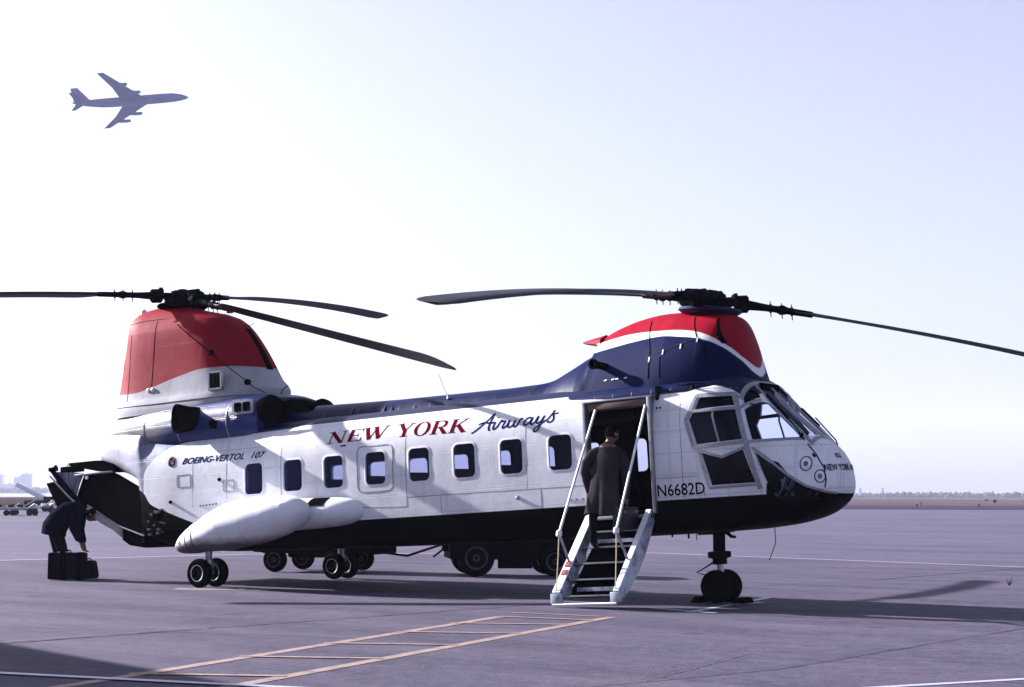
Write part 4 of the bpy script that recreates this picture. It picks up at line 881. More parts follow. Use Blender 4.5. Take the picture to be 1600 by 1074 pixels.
for x, z, r in ((11.94, 1.20, .085), (12.075, 1.03, .075)):
    ring_on(x, z, r, r + .013, 'landing_light_ring', M_LETK); ring_on(x, z, .002, .032, 'landing_light', mat('lens_violet', (.06, .055, .12), .15), .012)
line_on([(11.99, 1.33), (12.02, 1.28)], .02, -1, 'nose_vent', M_BLACK, .008, 3)
ring_on(.97, 1.98, .075, .085, 'emblem', M_LETB); ring_on(.97, 1.98, .055, .062, 'emblem', M_LETR)
line_on([(.92, 1.94), (.97, 2.03), (1.02, 1.94)], .012, -1, 'emblem', M_LETR, .007, 4); line_on([(.9, 1.93), (1.04, 1.93)], .02, -1, 'emblem', M_LETB, .007, 4)
line_on([(4.55, 1.97), (4.66, 1.975)], .02, -1, 'placard', M_DARK, .007, 3)

# --- lettering laid on the skin as thin painted film
def film(bm, f, name, m):
    for v in bm.verts: v.co = f(v.co.x, v.co.y)
    me = bpy.data.meshes.new(name); bm.to_mesh(me); bm.free(); return link(name, me, m, heli, 0)
def text_on(s, x0, z0, x1, z1, hgt, m, shear=0, e=.002, space=1.0, width=None, bold=0):
    cu = bpy.data.curves.new('t', 'FONT'); cu.body = s; cu.size = 1; cu.resolution_u = 3; cu.space_character = space; cu.shear = shear; cu.offset = bold
    o = bpy.data.objects.new('t', cu); COL.objects.link(o); bpy.context.view_layer.update()
    me = bpy.data.meshes.new_from_object(o.evaluated_get(bpy.context.evaluated_depsgraph_get())); bpy.data.objects.remove(o); bpy.data.curves.remove(cu)
    bm = bmesh.new(); bm.from_mesh(me); bmesh.ops.triangulate(bm, faces=bm.faces[:])
    xs = [v.co.x for v in bm.verts]; ys = [v.co.y for v in bm.verts]; xa, xb2 = min(xs), max(xs); ya, yb = 0, .70
    for _ in range(2): bmesh.ops.subdivide_edges(bm, edges=[q for q in bm.edges if q.calc_length() > .3], cuts=1)
    def f(u, v):
        t = (u - xa) / (xb2 - xa); X = x0 + (x1 - x0) * t; Z = z0 + (z1 - z0) * t + v / .70 * hgt; return Vector((X, -(skin_y(X, Z) + e), Z))
    return film(bm, f, 'lettering', m)
text_on('BOEING-VERTOL', 1.20, 1.925, 2.58, 1.915, .095, M_LETB, .45, bold=.03)
text_on('107', 2.72, 1.915, 3.04, 1.91, .095, M_LETB, .45, bold=.03)
text_on('N6682D', 9.99, .885, 10.69, .885, .155, M_LETK, 0, bold=.012)
text_on('NEW YORK', 9.06, 2.275, 9.48, 2.275, .06, M_LETG, .3)
text_on('Airways', 9.53, 2.275, 9.86, 2.275, .06, M_LETG, .5)
def hull_x(y, z):              # front surface of the nose at lateral y, height z
    lo, hi = 11.4, 12.284
    for _ in range(22):
        mid_ = (lo + hi) / 2
        zb, zm, zt, w_, a_, b_ = lerp_tab(FT, mid_)
        if zb < z < zt and side_y(mid_, z) > abs(y): lo = mid_
        else: hi = mid_
    return lo
def nose_text(s, y0, L, z, hgt, m):
    cu = bpy.data.curves.new('t', 'FONT'); cu.body = s; cu.size = 1; cu.resolution_u = 2; cu.offset = .015
    o = bpy.data.objects.new('t', cu); COL.objects.link(o); bpy.context.view_layer.update()
    me = bpy.data.meshes.new_from_object(o.evaluated_get(bpy.context.evaluated_depsgraph_get())); bpy.data.objects.remove(o)
    bm = bmesh.new(); bm.from_mesh(me); bmesh.ops.triangulate(bm, faces=bm.faces[:]); xs = [v.co.x for v in bm.verts]; xa, xb2 = min(xs), max(xs)
    ys = np.linspace(y0, y0 + L * 1.2, 60); P = [Vector((hull_x(float(q), z), float(q))) for q in ys]; S_ = [0]
    for a, b in zip(P, P[1:]): S_.append(S_[-1] + (b - a).length)
    def f(u, v):
        y = float(np.interp((u - xa) / (xb2 - xa) * L, S_, ys)); Z = z + v / .7 * hgt; return Vector((hull_x(y, Z) + .006, y - .003 * (1 if y < 0 else -1), Z))
    return film(bm, f, 'lettering', m)
nose_text('NEW YORK AIRWAYS', -.46, .95, 1.10, .085, M_LETK)
nose_text('82D', -.20, .14, 1.27, .06, M_LETK)
def stroke(bm, P, w_, n_=10, w2=None):
    pts = []
    for a, b in zip(P, P[1:]):
        for k in range(n_): pts.append(Vector((a[0] + (b[0] - a[0]) * k / n_, a[1] + (b[1] - a[1]) * k / n_, 0)))
    pts.append(Vector((*P[-1], 0))); A, B = [], []
    for i, p in enumerate(pts):
        d = (pts[min(i + 1, len(pts) - 1)] - pts[max(i - 1, 0)]); d.normalize(); nn = Vector((-d.y, d.x, 0)); ww = w_ if w2 is None else w_ + (w2 - w_) * i / (len(pts) - 1)
        A.append(bm.verts.new(p + nn * ww / 2)); B.append(bm.verts.new(p - nn * ww / 2))
    for i in range(len(A) - 1): bm.faces.new((A[i], B[i], B[i + 1], A[i + 1]))
TK, TN, SF = .20, .07, .055      # thick, thin, serif stroke
def serif(cx_, y, w_=.34): return ([(cx_ - w_ / 2, y), (cx_ + w_ / 2, y)], SF)
def fan(cx_, cy_, rx, ry, thick, thin, bm):
    pts = []; nn = 36
    O = [bm.verts.new((cx_ + rx * math.cos(a), cy_ + ry * math.sin(a), 0)) for a in [2 * math.pi * k / nn for k in range(nn)]]
    I = [bm.verts.new((cx_ + (rx - thick) * math.cos(a), cy_ + (ry - thin) * math.sin(a), 0)) for a in [2 * math.pi * k / nn for k in range(nn)]]
    for i in range(nn): bm.faces.new((O[i], O[(i + 1) % nn], I[(i + 1) % nn], I[i]))
LET = {
 'N': (1.0, [([(.2, 0), (.2, 1)], TN), ([(.16, 1), (.82, 0)], TK), ([(.84, 0), (.84, 1)], TN), serif(.2, .03), serif(.12, .97, .3), serif(.84, .97)]),
 'E': (.85, [([(.25, 0), (.25, 1)], TK), ([(.15, .965), (.8, .965)], .07), ([(.15, .035), (.82, .035)], .07), ([(.3, .5), (.6, .5)], .06), ([(.79, .74), (.79, .96)], .06), ([(.82, .04), (.82, .28)], .06), ([(.6, .38), (.6, .62)], .05)]),
 'W': (1.3, [([(.14, 1), (.42, 0)], TK), ([(.44, 0), (.68, .95)], TN), ([(.60, 1), (.90, 0)], TK), ([(.92, 0), (1.18, 1)], TN), serif(.14, .97), serif(.6, .97, .3), serif(1.18, .97, .28)]),
 'Y': (.95, [([(.14, 1), (.48, .45)], TK), ([(.82, 1), (.5, .45)], TN), ([(.49, .5), (.49, 0)], TK), serif(.14, .97), serif(.82, .97, .28), serif(.49, .03, .4)]),
 'O': (.98, []),
 'R': (1.0, [([(.22, 0), (.22, 1)], TK), ([(.2, .965), (.55, .965), (.68, .92)], .07), ([(.66, .93), (.74, .85), (.76, .75), (.74, .64), (.66, .55)], .15), ([(.2, .51), (.55, .51), (.66, .56)], .06), ([(.5, .5), (.84, .02)], TK * .95), serif(.22, .03, .4), serif(.88, .03, .2), serif(.14, .97, .2)]),
 'K': (1.02, [([(.22, 0), (.22, 1)], TK), ([(.3, .42), (.82, .97)], TN), ([(.45, .56), (.84, .02)], TK), serif(.22, .03, .4), serif(.22, .97, .4), serif(.82, .97, .26), serif(.86, .03, .28)])}
def word(chars, x0, x1, z0, z1, hgt, m, shear=.30):
    tot = sum(LET[c][0] for c in chars); u = 0; 
    for c in chars:
        bm = bmesh.new(); wd, sts = LET[c]
        if c == 'O': fan(.49, .5, .44, .53, .19, .06, bm)
        for P, w_ in sts: stroke(bm, P, w_)
        def f(a, b, u=u):
            t = (u + a) / tot; X = x0 + (x1 - x0) * t + b * shear * hgt; Z = z0 + (z1 - z0) * t + b * hgt; return Vector((X, -(skin_y(X, Z) + .002), Z))
        film(bm, f, 'lettering', m); u += wd
word('NEW', 4.25, 5.42, 2.015, 2.035, .185, M_LETR)
word('YORK', 5.58, 6.90, 2.02, 2.0, .20, M_LETR)
AW = {'A': [[(-.35, -.05), (-.25, -.02), (0, .2), (.35, .6), (.62, 1.02)], [(.62, 1.02), (.55, .6), (.5, .25), (.52, .02), (.6, -.02)], [(-.05, .42), (.2, .5), (.55, .42), (.75, .45)]],
      'i': [[(.78, .45), (.72, .12), (.78, 0), (.92, .12)], [(.86, .68), (.88, .74)]],
      'r': [[(.92, .12), (1.08, .5), (1.12, .42), (1.28, .42), (1.2, .12), (1.26, 0), (1.4, .12)]],
      'w': [[(1.4, .12), (1.5, .45), (1.46, .1), (1.56, 0), (1.72, .15), (1.78, .42), (1.74, .1), (1.84, 0), (1.98, .2), (2.04, .45), (2.16, .4)]],
      'a': [[(2.6, .38), (2.45, .45), (2.28, .3), (2.26, .08), (2.36, 0), (2.52, .15), (2.62, .42), (2.58, .1), (2.66, 0), (2.8, .15)]],
      'y': [[(2.8, .15), (2.9, .45), (2.86, .12), (2.94, .02), (3.1, .18), (3.2, .45)], [(3.2, .45), (3.1, 0), (2.98, -.4), (2.82, -.45), (2.84, -.28), (3.15, .02), (3.4, .2)]],
      's': [[(3.4, .2), (3.58, .55), (3.62, .7), (3.6, .5), (3.68, .2), (3.6, .02), (3.46, 0), (3.4, .1)], [(3.6, .45), (3.85, .5)]]}
def smooth(P, k=5):
    out = []; Q = [P[0]] + P + [P[-1]]
    for i in range(1, len(Q) - 2):
        for j in range(k):
            t = j / k; out.append(tuple(.5 * (2 * Q[i][a] + (Q[i + 1][a] - Q[i - 1][a]) * t + (2 * Q[i - 1][a] - 5 * Q[i][a] + 4 * Q[i + 1][a] - Q[i + 2][a]) * t * t + (3 * Q[i][a] - Q[i - 1][a] - 3 * Q[i + 1][a] + Q[i + 2][a]) * t ** 3) for a in (0, 1)))
    return out + [P[-1]]
for c, sts in AW.items():
    bm = bmesh.new()
    for P in sts: stroke(bm, smooth(P), .10 if c == 'A' else .095, 2)
    film(bm, lambda a, b: (lambda X, Z: Vector((X, -(skin_y(X, Z) + .002), Z)))(7.08 + (a + .1) * .345 + b * .04, 1.985 + (a + .35) * .010 + b * .235), 'lettering', M_LETB)

# ================================================================== airliner overhead
D_ = 663
pc = CAM + B1.transposed() @ Vector(((205 - 800) / FPX, -(158 - 537) / FPX, 1)) * D_ / 1.0
Vv = (pc - CAM).normalized(); Rr = (B1[0] - Vv * B1[0].dot(Vv)).normalized(); Uu = Rr.cross(Vv)
fa = (Rr * math.cos(R(4.8)) + Uu * math.sin(R(4.8)) + Vv * .012).normalized(); sa = (Uu * .53 - Vv * .845 - Rr * .04); sa = (sa - fa * sa.dot(fa)).normalized(); ua = sa.cross(fa)
al = empty('airliner', pc, 'four engined swept wing jet airliner flying overhead at upper left', 'airliner')
al.rotation_euler = Matrix((fa, -sa, ua)).transposed().to_euler()
M_AL = mat('airliner_skin', (.065, .068, .25), .6, 0, spec=.1, var=.12, vscale=.2); M_AL2 = mat('airliner_belly', (.036, .040, .18), .7, 0, spec=.1)
M_ALB = mat('airliner_stripe', (.06, .08, .22), .4)
prof = [(-23.5, .15, 1.3), (-22, .6, 1.1), (-18, 1.2, .6), (-12, 1.75, .15), (-8, 1.88, 0), (12, 1.88, 0), (17, 1.75, -.05), (20, 1.3, -.25), (22, .75, -.45), (23, .25, -.6), (23.2, .05, -.65)]
MB().loft([[(x, r * math.cos(a), zc + r * 1.05 * math.sin(a)) for a in [2 * math.pi * k / 24 for k in range(24)]] for x, r, zc in prof]).obj('fuselage', M_AL, al)
for s_ in (-1, 1):
    def wing(rt, tp, name, th_):
        def sec(x0, x1, y, z, t): return [(x1, y, z), (x1 - (x1 - x0) * .1, y, z + t * .6), (x1 - (x1 - x0) * .35, y, z + t), (x0, y, z + .03), (x0, y, z - .03), (x1 - (x1 - x0) * .35, y, z - t * .6), (x1 - (x1 - x0) * .1, y, z - t * .45)]
        return MB().loft([sec(rt[0], rt[1], s_ * rt[2], rt[3], th_)] + ([sec(*((rt[k] + tp[k]) / 2 - (0 if k else -.9) if k < 2 else s_ * (rt[2] + tp[2]) / 2 if k == 2 else (rt[3] + tp[3]) / 2 for k in range(4)), th_ * .6)] if th_ > .3 else []) + [sec(tp[0], tp[1], s_ * tp[2], tp[3], th_ * .3)]).obj(name, M_AL2, al)
    wing((-3.5, 7.0, 1.2, -1.0), (-12.2, -9.6, 21.0, .8), 'wing', .55)
    wing((-22.0, -17.5, .8, 1.1), (-24.3, -22.6, 6.8, 1.9), 'tailplane', .2)
    for y, xl in ((8.2, 1.4), (14.0, -3.6)):
        e = MB().lathe([(-2.6, .35), (-1.6, .55), (0, .68), (2.0, .66), (2.6, .55), (2.5, .45), (1.0, .4)], (xl, s_ * y, -1.9 + .08 * y), (1, 0, 0), 16).obj('engine', M_AL, al)
        MB().poly([(xl + 1.5, s_ * y - .12, -1.4 + .08 * y), (xl - 2.4, s_ * y - .12, -1.5 + .08 * y), (xl - 3.6, s_ * y - .12, -.9 + .08 * y), (xl - 1, s_ * y - .12, -.75 + .08 * y)], (0, .24, 0)).obj('pylon', M_AL2, e)
MB().poly([(-16.0, -.14, 1.5), (-20.8, -.14, 8.2), (-23.6, -.14, 8.2), (-22.8, -.14, 1.6)], (0, .28, 0)).obj('fin', M_AL, al)
mb = MB()
for k in range(34): mb.box((-12 + k * .82, -1.87, .5), (.32, .05, .42))
for k in range(34): mb.box((-12 + k * .82, 1.87, .5), (.32, .05, .42))
o = mb.obj('window', M_ALB, al, 0); o['kind'] = 'stuff'

# ================================================================== ground vehicles beyond the helicopter
def wheel_w(c, ax, r, w_, root, rimm):
    ax = Vector(ax).normalized(); c = Vector(c); pr = []
    for k in range(13):
        a = math.pi * k / 12; pr.append((-w_ / 2 * math.cos(a), r - (w_ * .3) * (1 - math.sin(a) ** .6)))
    o = MB().lathe([(-w_ / 2 * .8, r * .6)] + pr + [(w_ / 2 * .8, r * .6)], c, ax, 32).obj('wheel', M_RUB, root)
    for q in (-1, 1):
        MB().lathe([(-.01, r * .2), (w_ * .4, r * .2), (w_ * .42, r * .1), (w_ * .32, r * .24), (w_ * .2, r * .3), (w_ * .16, r * .42), (w_ * .42, r * .52), (w_ * .46, r * .60), (w_ * .36, r * .62)], c, ax * q, 28).obj('rim', rimm, o)
        h = MB(); u = ax.orthogonal().normalized(); v = ax.cross(u)
        for k in range(6): a = k * math.pi / 3; h.lathe([(w_ * .2, r * .05), (w_ * .32, r * .045)], c + (u * math.cos(a) + v * math.sin(a)) * r * .34, ax * q, 6)
        h.obj('hub', M_BLACK, o)
M_RIM = mat('rim_grey', (.05, .053, .085), .5, .3, var=.3, vscale=10)
M_VEH = mat('vehicle_dark', (.003, .003, .006), .7, spec=.05, var=.3, vscale=4)
# tow tractor
p0 = G(-.63, 28.95); p1 = G(.78, 29.15); dx = (p1 - p0).normalized(); dy = UP.cross(dx); Rv = Matrix((dx, dy, UP)).transposed()
tt = empty('tow_tractor', (p0 + p1) / 2, 'low dark tow tractor standing behind the helicopter between its stairs and main wheels', 'tractor')
def tb_(mb, c, s_, bev=.03): return mb.box(Rv @ Vector(c), s_, Rv, bev)
mb = MB(); tb_(mb, (.1, .55, .55), (1.95, 1.0, .5)); tb_(mb, (.85, .55, .75), (.75, .95, .35), .08); tb_(mb, (-1.0, .55, .52), (.35, 1.1, .42)); tb_(mb, (0, .02, .27), (.62, .06, .25), .01); mb.obj('body', M_VEH, tt)
mb = MB(); tb_(mb, (-.15, .55, .86), (.5, .8, .1), .04); tb_(mb, (-.42, .55, 1.02), (.1, .8, .3), .04); mb.obj('seat', M_SEAT, tt)
mb = MB(); mb.tube([Rv @ Vector((.5, .35, .8)), Rv @ Vector((.25, .35, 1.05))], .02, 6); mb.lathe([(0, .17), (.02, .18), (.03, .17), (.015, .15)], Rv @ Vector((.25, .35, 1.05)), Rv @ Vector((-.6, 0, .8)), 16); mb.obj('steering_wheel', M_BLACK, tt)
for x, y, r in ((-.71, .0, .335), (-.71, 1.1, .335), (.71, .0, .27), (.71, 1.1, .27)): wheel_w(Rv @ Vector((x, y, r)), dy, r, .24, tt, M_RIM)
mb = MB(); tb_(mb, (-1.22, .3, .5), (.12, .12, .12)); mb.tube([Rv @ Vector((-1.3, .3, .55)), Rv @ Vector((-1.45, .2, .62))], .02, 5); mb.tube([Rv @ Vector((-1.3, .3, .45)), Rv @ Vector((-1.45, .2, .35))], .02, 5); mb.obj('tow_hook', M_DARK, tt)
# ground power cart towed behind it
p0 = G(-4.42, 30.4); p1 = G(-3.2, 30.0); dx = (p1 - p0).normalized(); dy = UP.cross(dx); Rv = Matrix((dx, dy, UP)).transposed()
gc = empty('power_cart', (p0 + p1) / 2, 'low dark ground power cart on small wheels beneath the rear cabin windows', 'cart')
mb = MB(); tb_(mb, (.2, .6, .62), (2.3, 1.1, .55)); tb_(mb, (-.95, .5, .42), (.35, .9, .12)); tb_(mb, (1.25, .6, .55), (.2, 1.0, .4)); tb_(mb, (.1, .5, .34), (1.2, .5, .14)); mb.obj('body', M_VEH, gc)
for x, y in ((-.63, 0), (-.63, 1.2), (.62, 0), (.62, 1.2)): wheel_w(Rv @ Vector((x, y, .23)), dy, .23, .16, gc, M_RIM)
MB().tube([Rv @ Vector((1.35, .4, .38)), Rv @ Vector((1.9, .3, .33)), Rv @ Vector((2.65, .2, .56))], .022, 6).obj('tow_bar', M_DARK, gc)
mb = MB(); q = Rv @ Vector((2.65, .2, .56)); mb.lathe([(-.02, .05), (.02, .05), (.02, .03), (-.02, .03)], q, (0, 1, 0), 12); mb.tube([q, q + UP * .12 - dx * .1], .014, 5); mb.tube([q, q - UP * .13 - dx * .04], .014, 5); mb.obj('tow_eye', M_DARK, gc)
# baggage dollies far left
M_DOL = mat('dolly_paint', (.26, .27, .32), .5, var=.4, vscale=3)
def dolly(px, D, yaw, l, lab, tilt, bar):
    t_ = empty('baggage_dolly', G((px - 800) / FPX * D, D), lab, 'dolly', 'baggage dollies at the apron edge'); t_.rotation_euler = (0, 0, TH + R(yaw))
    mb = MB(); mb.box((0, 0, .48), (l, 1.1, .06), None, .02)
    for x in (-l / 2 + .1, 0, l / 2 - .1): mb.tube([(x, -.5, .5), (x, .5, .5)], .04, 6)
    mb.tube([(-l / 2, -.5, .75), (-l / 2 + .5, -.5, .40), (l / 2 - .5, -.5, .40), (l / 2, -.5, .75)], .06, 6); mb.obj('deck', M_DOL, t_)
    for sx in (-1, 1):
        for sy in (-1, 1): MB().lathe([(-.06, .09), (-.07, .18), (.07, .18), (.06, .09)], (sx * (l / 2 - .35), sy * .45, .18), (0, 1, 0), 16).obj('wheel', M_RUB, t_)
    MB().tube([(l / 2, 0, .5), (l / 2 + bar * .5, 0, .5 + tilt * .4), (l / 2 + bar, 0, .5 + tilt)], .045, 6).obj('draw_bar', M_DOL, t_)
    mb = MB()
    for k in range(3): mb.box((-l / 2 + .4 + k * .6, .1, .56 + .03 * k), (.3, .4, .10 + .07 * (k % 2)), Matrix.Rotation(R(15 * k), 3, 'Z') @ Matrix.Rotation(R(12 - 14 * k), 3, 'Y'), .03)
    mb.obj('strapped_gear', M_VEH if l > 2 else M_WHITE, t_)
dolly(10, 104, 8, 2.2, 'grey wheeled dolly cut by the left edge of the photo', .55, 1.0)
dolly(38, 102, -6, 2.2, 'grey wheeled dolly in the middle of the row at left', .45, 1.0)
dolly(72, 118, 4, 2.0, 'farther pale dolly nearest to the open rear hatch', .35, .8)
# belt loader with raised pale conveyor
t_ = empty('belt_loader', G((66 - 800) / FPX * 125, 125), 'small belt loader with a raised pale conveyor beside the dollies', 'belt loader'); t_.rotation_euler = (0, 0, TH)
MB().box((0, 0, .6), (2.0, 1.2, .5), None, .08).box((.7, 0, .95), (.5, 1.0, .4), None, .06).obj('chassis', M_VEH, t_)
MB().box((-.3, 0, 1.35), (3.2, .8, .32), Matrix.Rotation(R(27), 3, 'Y'), .03).obj('conveyor', M_WHITE, t_)
for sx in (-.65, .65):
    for sy in (-.55, .55): MB().lathe([(-.08, .15), (-.09, .3), (.09, .3), (.08, .15)], (sx, sy, .3), (0, 1, 0), 16).obj('wheel', M_RUB, t_)
# chocks
def chock(loc, rz, lab):
    o = MB().poly([(-.10, -.18, 0), (.10, -.18, 0), (.04, -.18, .08), (-.04, -.18, .08)], (0, .36, 0)).obj('wheel_chock', M_BLACK, None, 0); o.location = loc; o.rotation_euler = (0, 0, rz)
    tag(o, lab, 'chock', 'chocks at the nose wheel')
nw = HR @ Vector((10.3, 0, gz(10.3, 0))) + HOo
chock((nw.x - .3, nw.y, 0), 0, 'dark wedge chock behind the nose wheels, on the stairs side'); chock((nw.x + .3, nw.y, 0), 0, 'dark wedge chock in front of the nose wheels')
# weed tuft
mb = MB(); rn = random.Random(5)
for k in range(14):
    a = rn.random() * 6.28; r = rn.uniform(.02, .07); mb.tube([(0, 0, 0), (r * math.cos(a), r * math.sin(a), rn.uniform(.06, .15))], [.006, .002], 4)
o = mb.obj('weed_tuft', mat('weed', (.045, .035, .02), .9, spec=.05), None, 0); o.location = (12.27, 6.7, 0); tag(o, 'small dry weed growing from a joint in the apron at right', 'weed')

# ================================================================== people
def skin_mesh(nodes, edges, sub=2):
    me = bpy.data.meshes.new('b'); me.from_pydata([n_[0] for n_ in nodes], edges, []); o = bpy.data.objects.new('b', me); COL.objects.link(o)
    md = o.modifiers.new('k', 'SKIN'); md.use_smooth_shade = True
    for i, n_ in enumerate(nodes):
        sv_ = me.skin_vertices[0].data[i]; rr = n_[1]; sv_.radius = rr if isinstance(rr, tuple) else (rr, rr); sv_.use_root = (i == 0)
    s_ = o.modifiers.new('s', 'SUBSURF'); s_.levels = sub; s_.render_levels = sub
    bpy.context.view_layer.update(); out = bpy.data.meshes.new_from_object(o.evaluated_get(bpy.context.evaluated_depsgraph_get())); bpy.data.objects.remove(o); return out
def hand(nodes, edges, wi, wrist, d, side, curl=.5):      # palm and five fingers grown from the wrist vertex
    d = Vector(d).normalized(); side = Vector(side).normalized(); nrm = d.cross(side)
    b = len(nodes); nodes.append((wrist + d * .05, (.035, .018))); edges.append((wi, b)); k = len(nodes)
    for q, (off, L) in enumerate(((-.027, .07), (-.009, .08), (.009, .075), (.027, .06))):
        a0 = wrist + d * .09 + side * off; a1 = a0 + (d * (1 - curl * .3) + nrm * curl * .5).normalized() * L * .5; a2 = a1 + (d * (1 - curl) + nrm * curl).normalized() * L * .5
        nodes += [(a0, .010), (a1, .009), (a2, .008)]; i = len(nodes) - 3; edges += [(b, i), (i, i + 1), (i + 1, i + 2)]
    a0 = wrist + d * .04 - side * .035; a1 = a0 + (d * .7 - side * .6 + nrm * .3) * .035; nodes += [(a0, .012), (a1, .010)]; i = len(nodes) - 2; edges += [(b, i), (i, i + 1)]
def M3(name, zones, rough=.85):      # colour zones by material index helper
    return [mat(f'{name}_{k}', c, rough, var=.25, vscale=8) for k, c in enumerate(zones)]
def person(label, loc, nodes, edges, zonef, mats):
    root = empty('person', loc, label, 'person'); L0 = Vector(loc)
    me = skin_mesh([(Vector(n_[0]) - L0, n_[1]) for n_ in nodes], edges)
    for q in mats: me.materials.append(q)
    for p in me.polygons: p.material_index = zonef(Vector(p.center) + L0); p.use_smooth = True
    o = bpy.data.objects.new('body', me); COL.objects.link(o); o.parent = root
    return root, L0
def head_parts(root, L0, c, fwd, up, hairm, skinm, r=.095, cap=None):
    c = Vector(c) - L0; fwd = Vector(fwd).normalized(); up = Vector(up); up = (up - fwd * up.dot(fwd)).normalized(); sd_ = fwd.cross(up); Mh = Matrix((fwd, sd_, up)).transposed()
    bm = bmesh.new(); bmesh.ops.create_uvsphere(bm, u_segments=28, v_segments=20, radius=1)
    for v in bm.verts:
        x, y, z = v.co; k = 1 - .22 * max(0, -z) ; v.co = Vector((x * r * 1.08 * (k if x < 0 else 1 - .08 * max(0, -z)), y * r * .80 * k, z * r * 1.25))
        if x > .85 and -.35 < z < .1: v.co.x += .018 * (1 - abs(z + .15) * 2.5) * (abs(y) < .3)      # nose
        if x > .6 and .05 < z < .3 and .15 < abs(y) < .55: v.co.x -= .008                             # eye sockets
        if x > .7 and -.62 < z < -.52: v.co.x -= .004
        v.co = c + Mh @ v.co
    me = bpy.data.meshes.new('head'); bm.to_mesh(me); bm.free(); hd = link('head', me, skinm, root, 60)
    mb = MB()
    for s_ in (-1, 1): mb.lathe([(-.01, .012), (0, .028), (.012, .024)], c + Mh @ Vector((-.01, s_ * r * .80, -.005)), Mh @ Vector((-.3, s_, 0)), 12)
    mb.obj('ear', skinm, hd)
    mb = MB()
    for s_ in (-1, 1): mb.lathe([(0, .009), (.004, .006)], c + Mh @ Vector((r * .93, s_ * .032, .018)), fwd, 8)
    mb.obj('eye', M_BLACK, hd)
    bm = bmesh.new(); bmesh.ops.create_uvsphere(bm, u_segments=28, v_segments=20, radius=1); kill = []
    for v in bm.verts:
        x, y, z = v.co
        if z < -.55 or (x > .25 and z < .45 + .2 * x) : kill.append(v)
        v.co = c + Mh @ Vector((x * r * 1.14, y * r * .88, z * r * 1.30 + .004))
    bmesh.ops.delete(bm, geom=kill, context='VERTS'); me = bpy.data.meshes.new('hair'); bm.to_mesh(me); bm.free(); link('hair', me, hairm, hd, 60)
M_COAT = mat('coat_cloth', (.026, .023, .028), .9, var=.35, vscale=7, bump=.5, bscale=9, spec=.1); M_TROU = mat('trouser_cloth', (.006, .006, .009), .9, spec=.1); M_SKIN = mat('skin_tone', (.11, .05, .036), .6)
M_HAIR = mat('dark_hair', (.004, .003, .003), .8, spec=.1, var=.5, vscale=60); M_SHOE = mat('shoe_leather', (.01, .01, .012), .35); M_NAVY = mat('navy_jacket', (.006, .006, .016), .85, var=.3, vscale=7, bump=.5, bscale=12, spec=.1)
# man climbing the stairs, seen from behind
def V(*a): return Vector(a)
def hv(x, y, z): return HR @ Vector((x, y, z)) + HOo
fl = hv(9.25, -1.62, .21); frr = hv(9.52, -1.44, .41)
dp = DH * .0
pel = V(9.37, -1.56, 1.40)
nd = [(pel, (.15, .11)), (V(9.38, -1.53, 1.62), (.15, .11)), (V(9.38, -1.50, 1.88), (.18, .12)), (V(9.385, -1.47, 2.05), (.12, .09)), (V(9.39, -1.45, 2.15), .055),
      (V(9.19, -1.55, 2.02), .075), (V(9.10, -1.60, 1.76), .052), (V(9.11, -1.50, 1.52), .04), (V(9.12, -1.48, 1.47), .03),
      (V(9.57, -1.42, 2.02), .075), (V(9.62, -1.42, 1.74), .052), (V(9.62, -1.40, 1.46), .04), (V(9.62, -1.40, 1.40), .03),
      (V(9.29, -1.60, 1.32), .10), (fl + UP * .50, .068), (fl + UP * .10, .045), (fl + V(.01, .12, .035), (.045, .03)),
      (V(9.46, -1.52, 1.32), .10), (frr + UP * .50 + V(0, .02, 0), .068), (frr + UP * .10, .045), (frr + V(.01, .12, .035), (.045, .03)), (V(9.395, -1.435, 2.22), .06)]
ed = [(0, 1), (1, 2), (2, 3), (3, 4), (3, 5), (5, 6), (6, 7), (7, 8), (3, 9), (9, 10), (10, 11), (11, 12), (0, 13), (13, 14), (14, 15), (15, 16), (0, 17), (17, 18), (18, 19), (19, 20), (4, 21)]
hand(nd, ed, 8, nd[8][0], V(0, .1, -1), V(1, 0, 0), .6); hand(nd, ed, 12, nd[12][0], V(0, .05, -1), V(0, 1, 0), .9)
def zf(c):
    if c.z > 2.10: return 2
    if (c - fl).length < .2 and c.z < fl.z + .1 or (c - frr).length < .2 and c.z < frr.z + .1: return 3
    if c.z < 1.41 and (c.x > 9.56 or c.x < 9.14): return 2
    return 0 if c.z > 1.3 else 1
root, L0 = person('man in a dark knee length overcoat climbing the helicopter stairs, seen from behind', (9.38, -1.6, fl.z), nd, ed, zf, [M_COAT, M_TROU, M_SKIN, M_SHOE])
head_parts(root, L0, (9.41, -1.42, 2.265), (.25, 1, -.25), (0, .25, 1), M_HAIR, M_SKIN)
rg = []
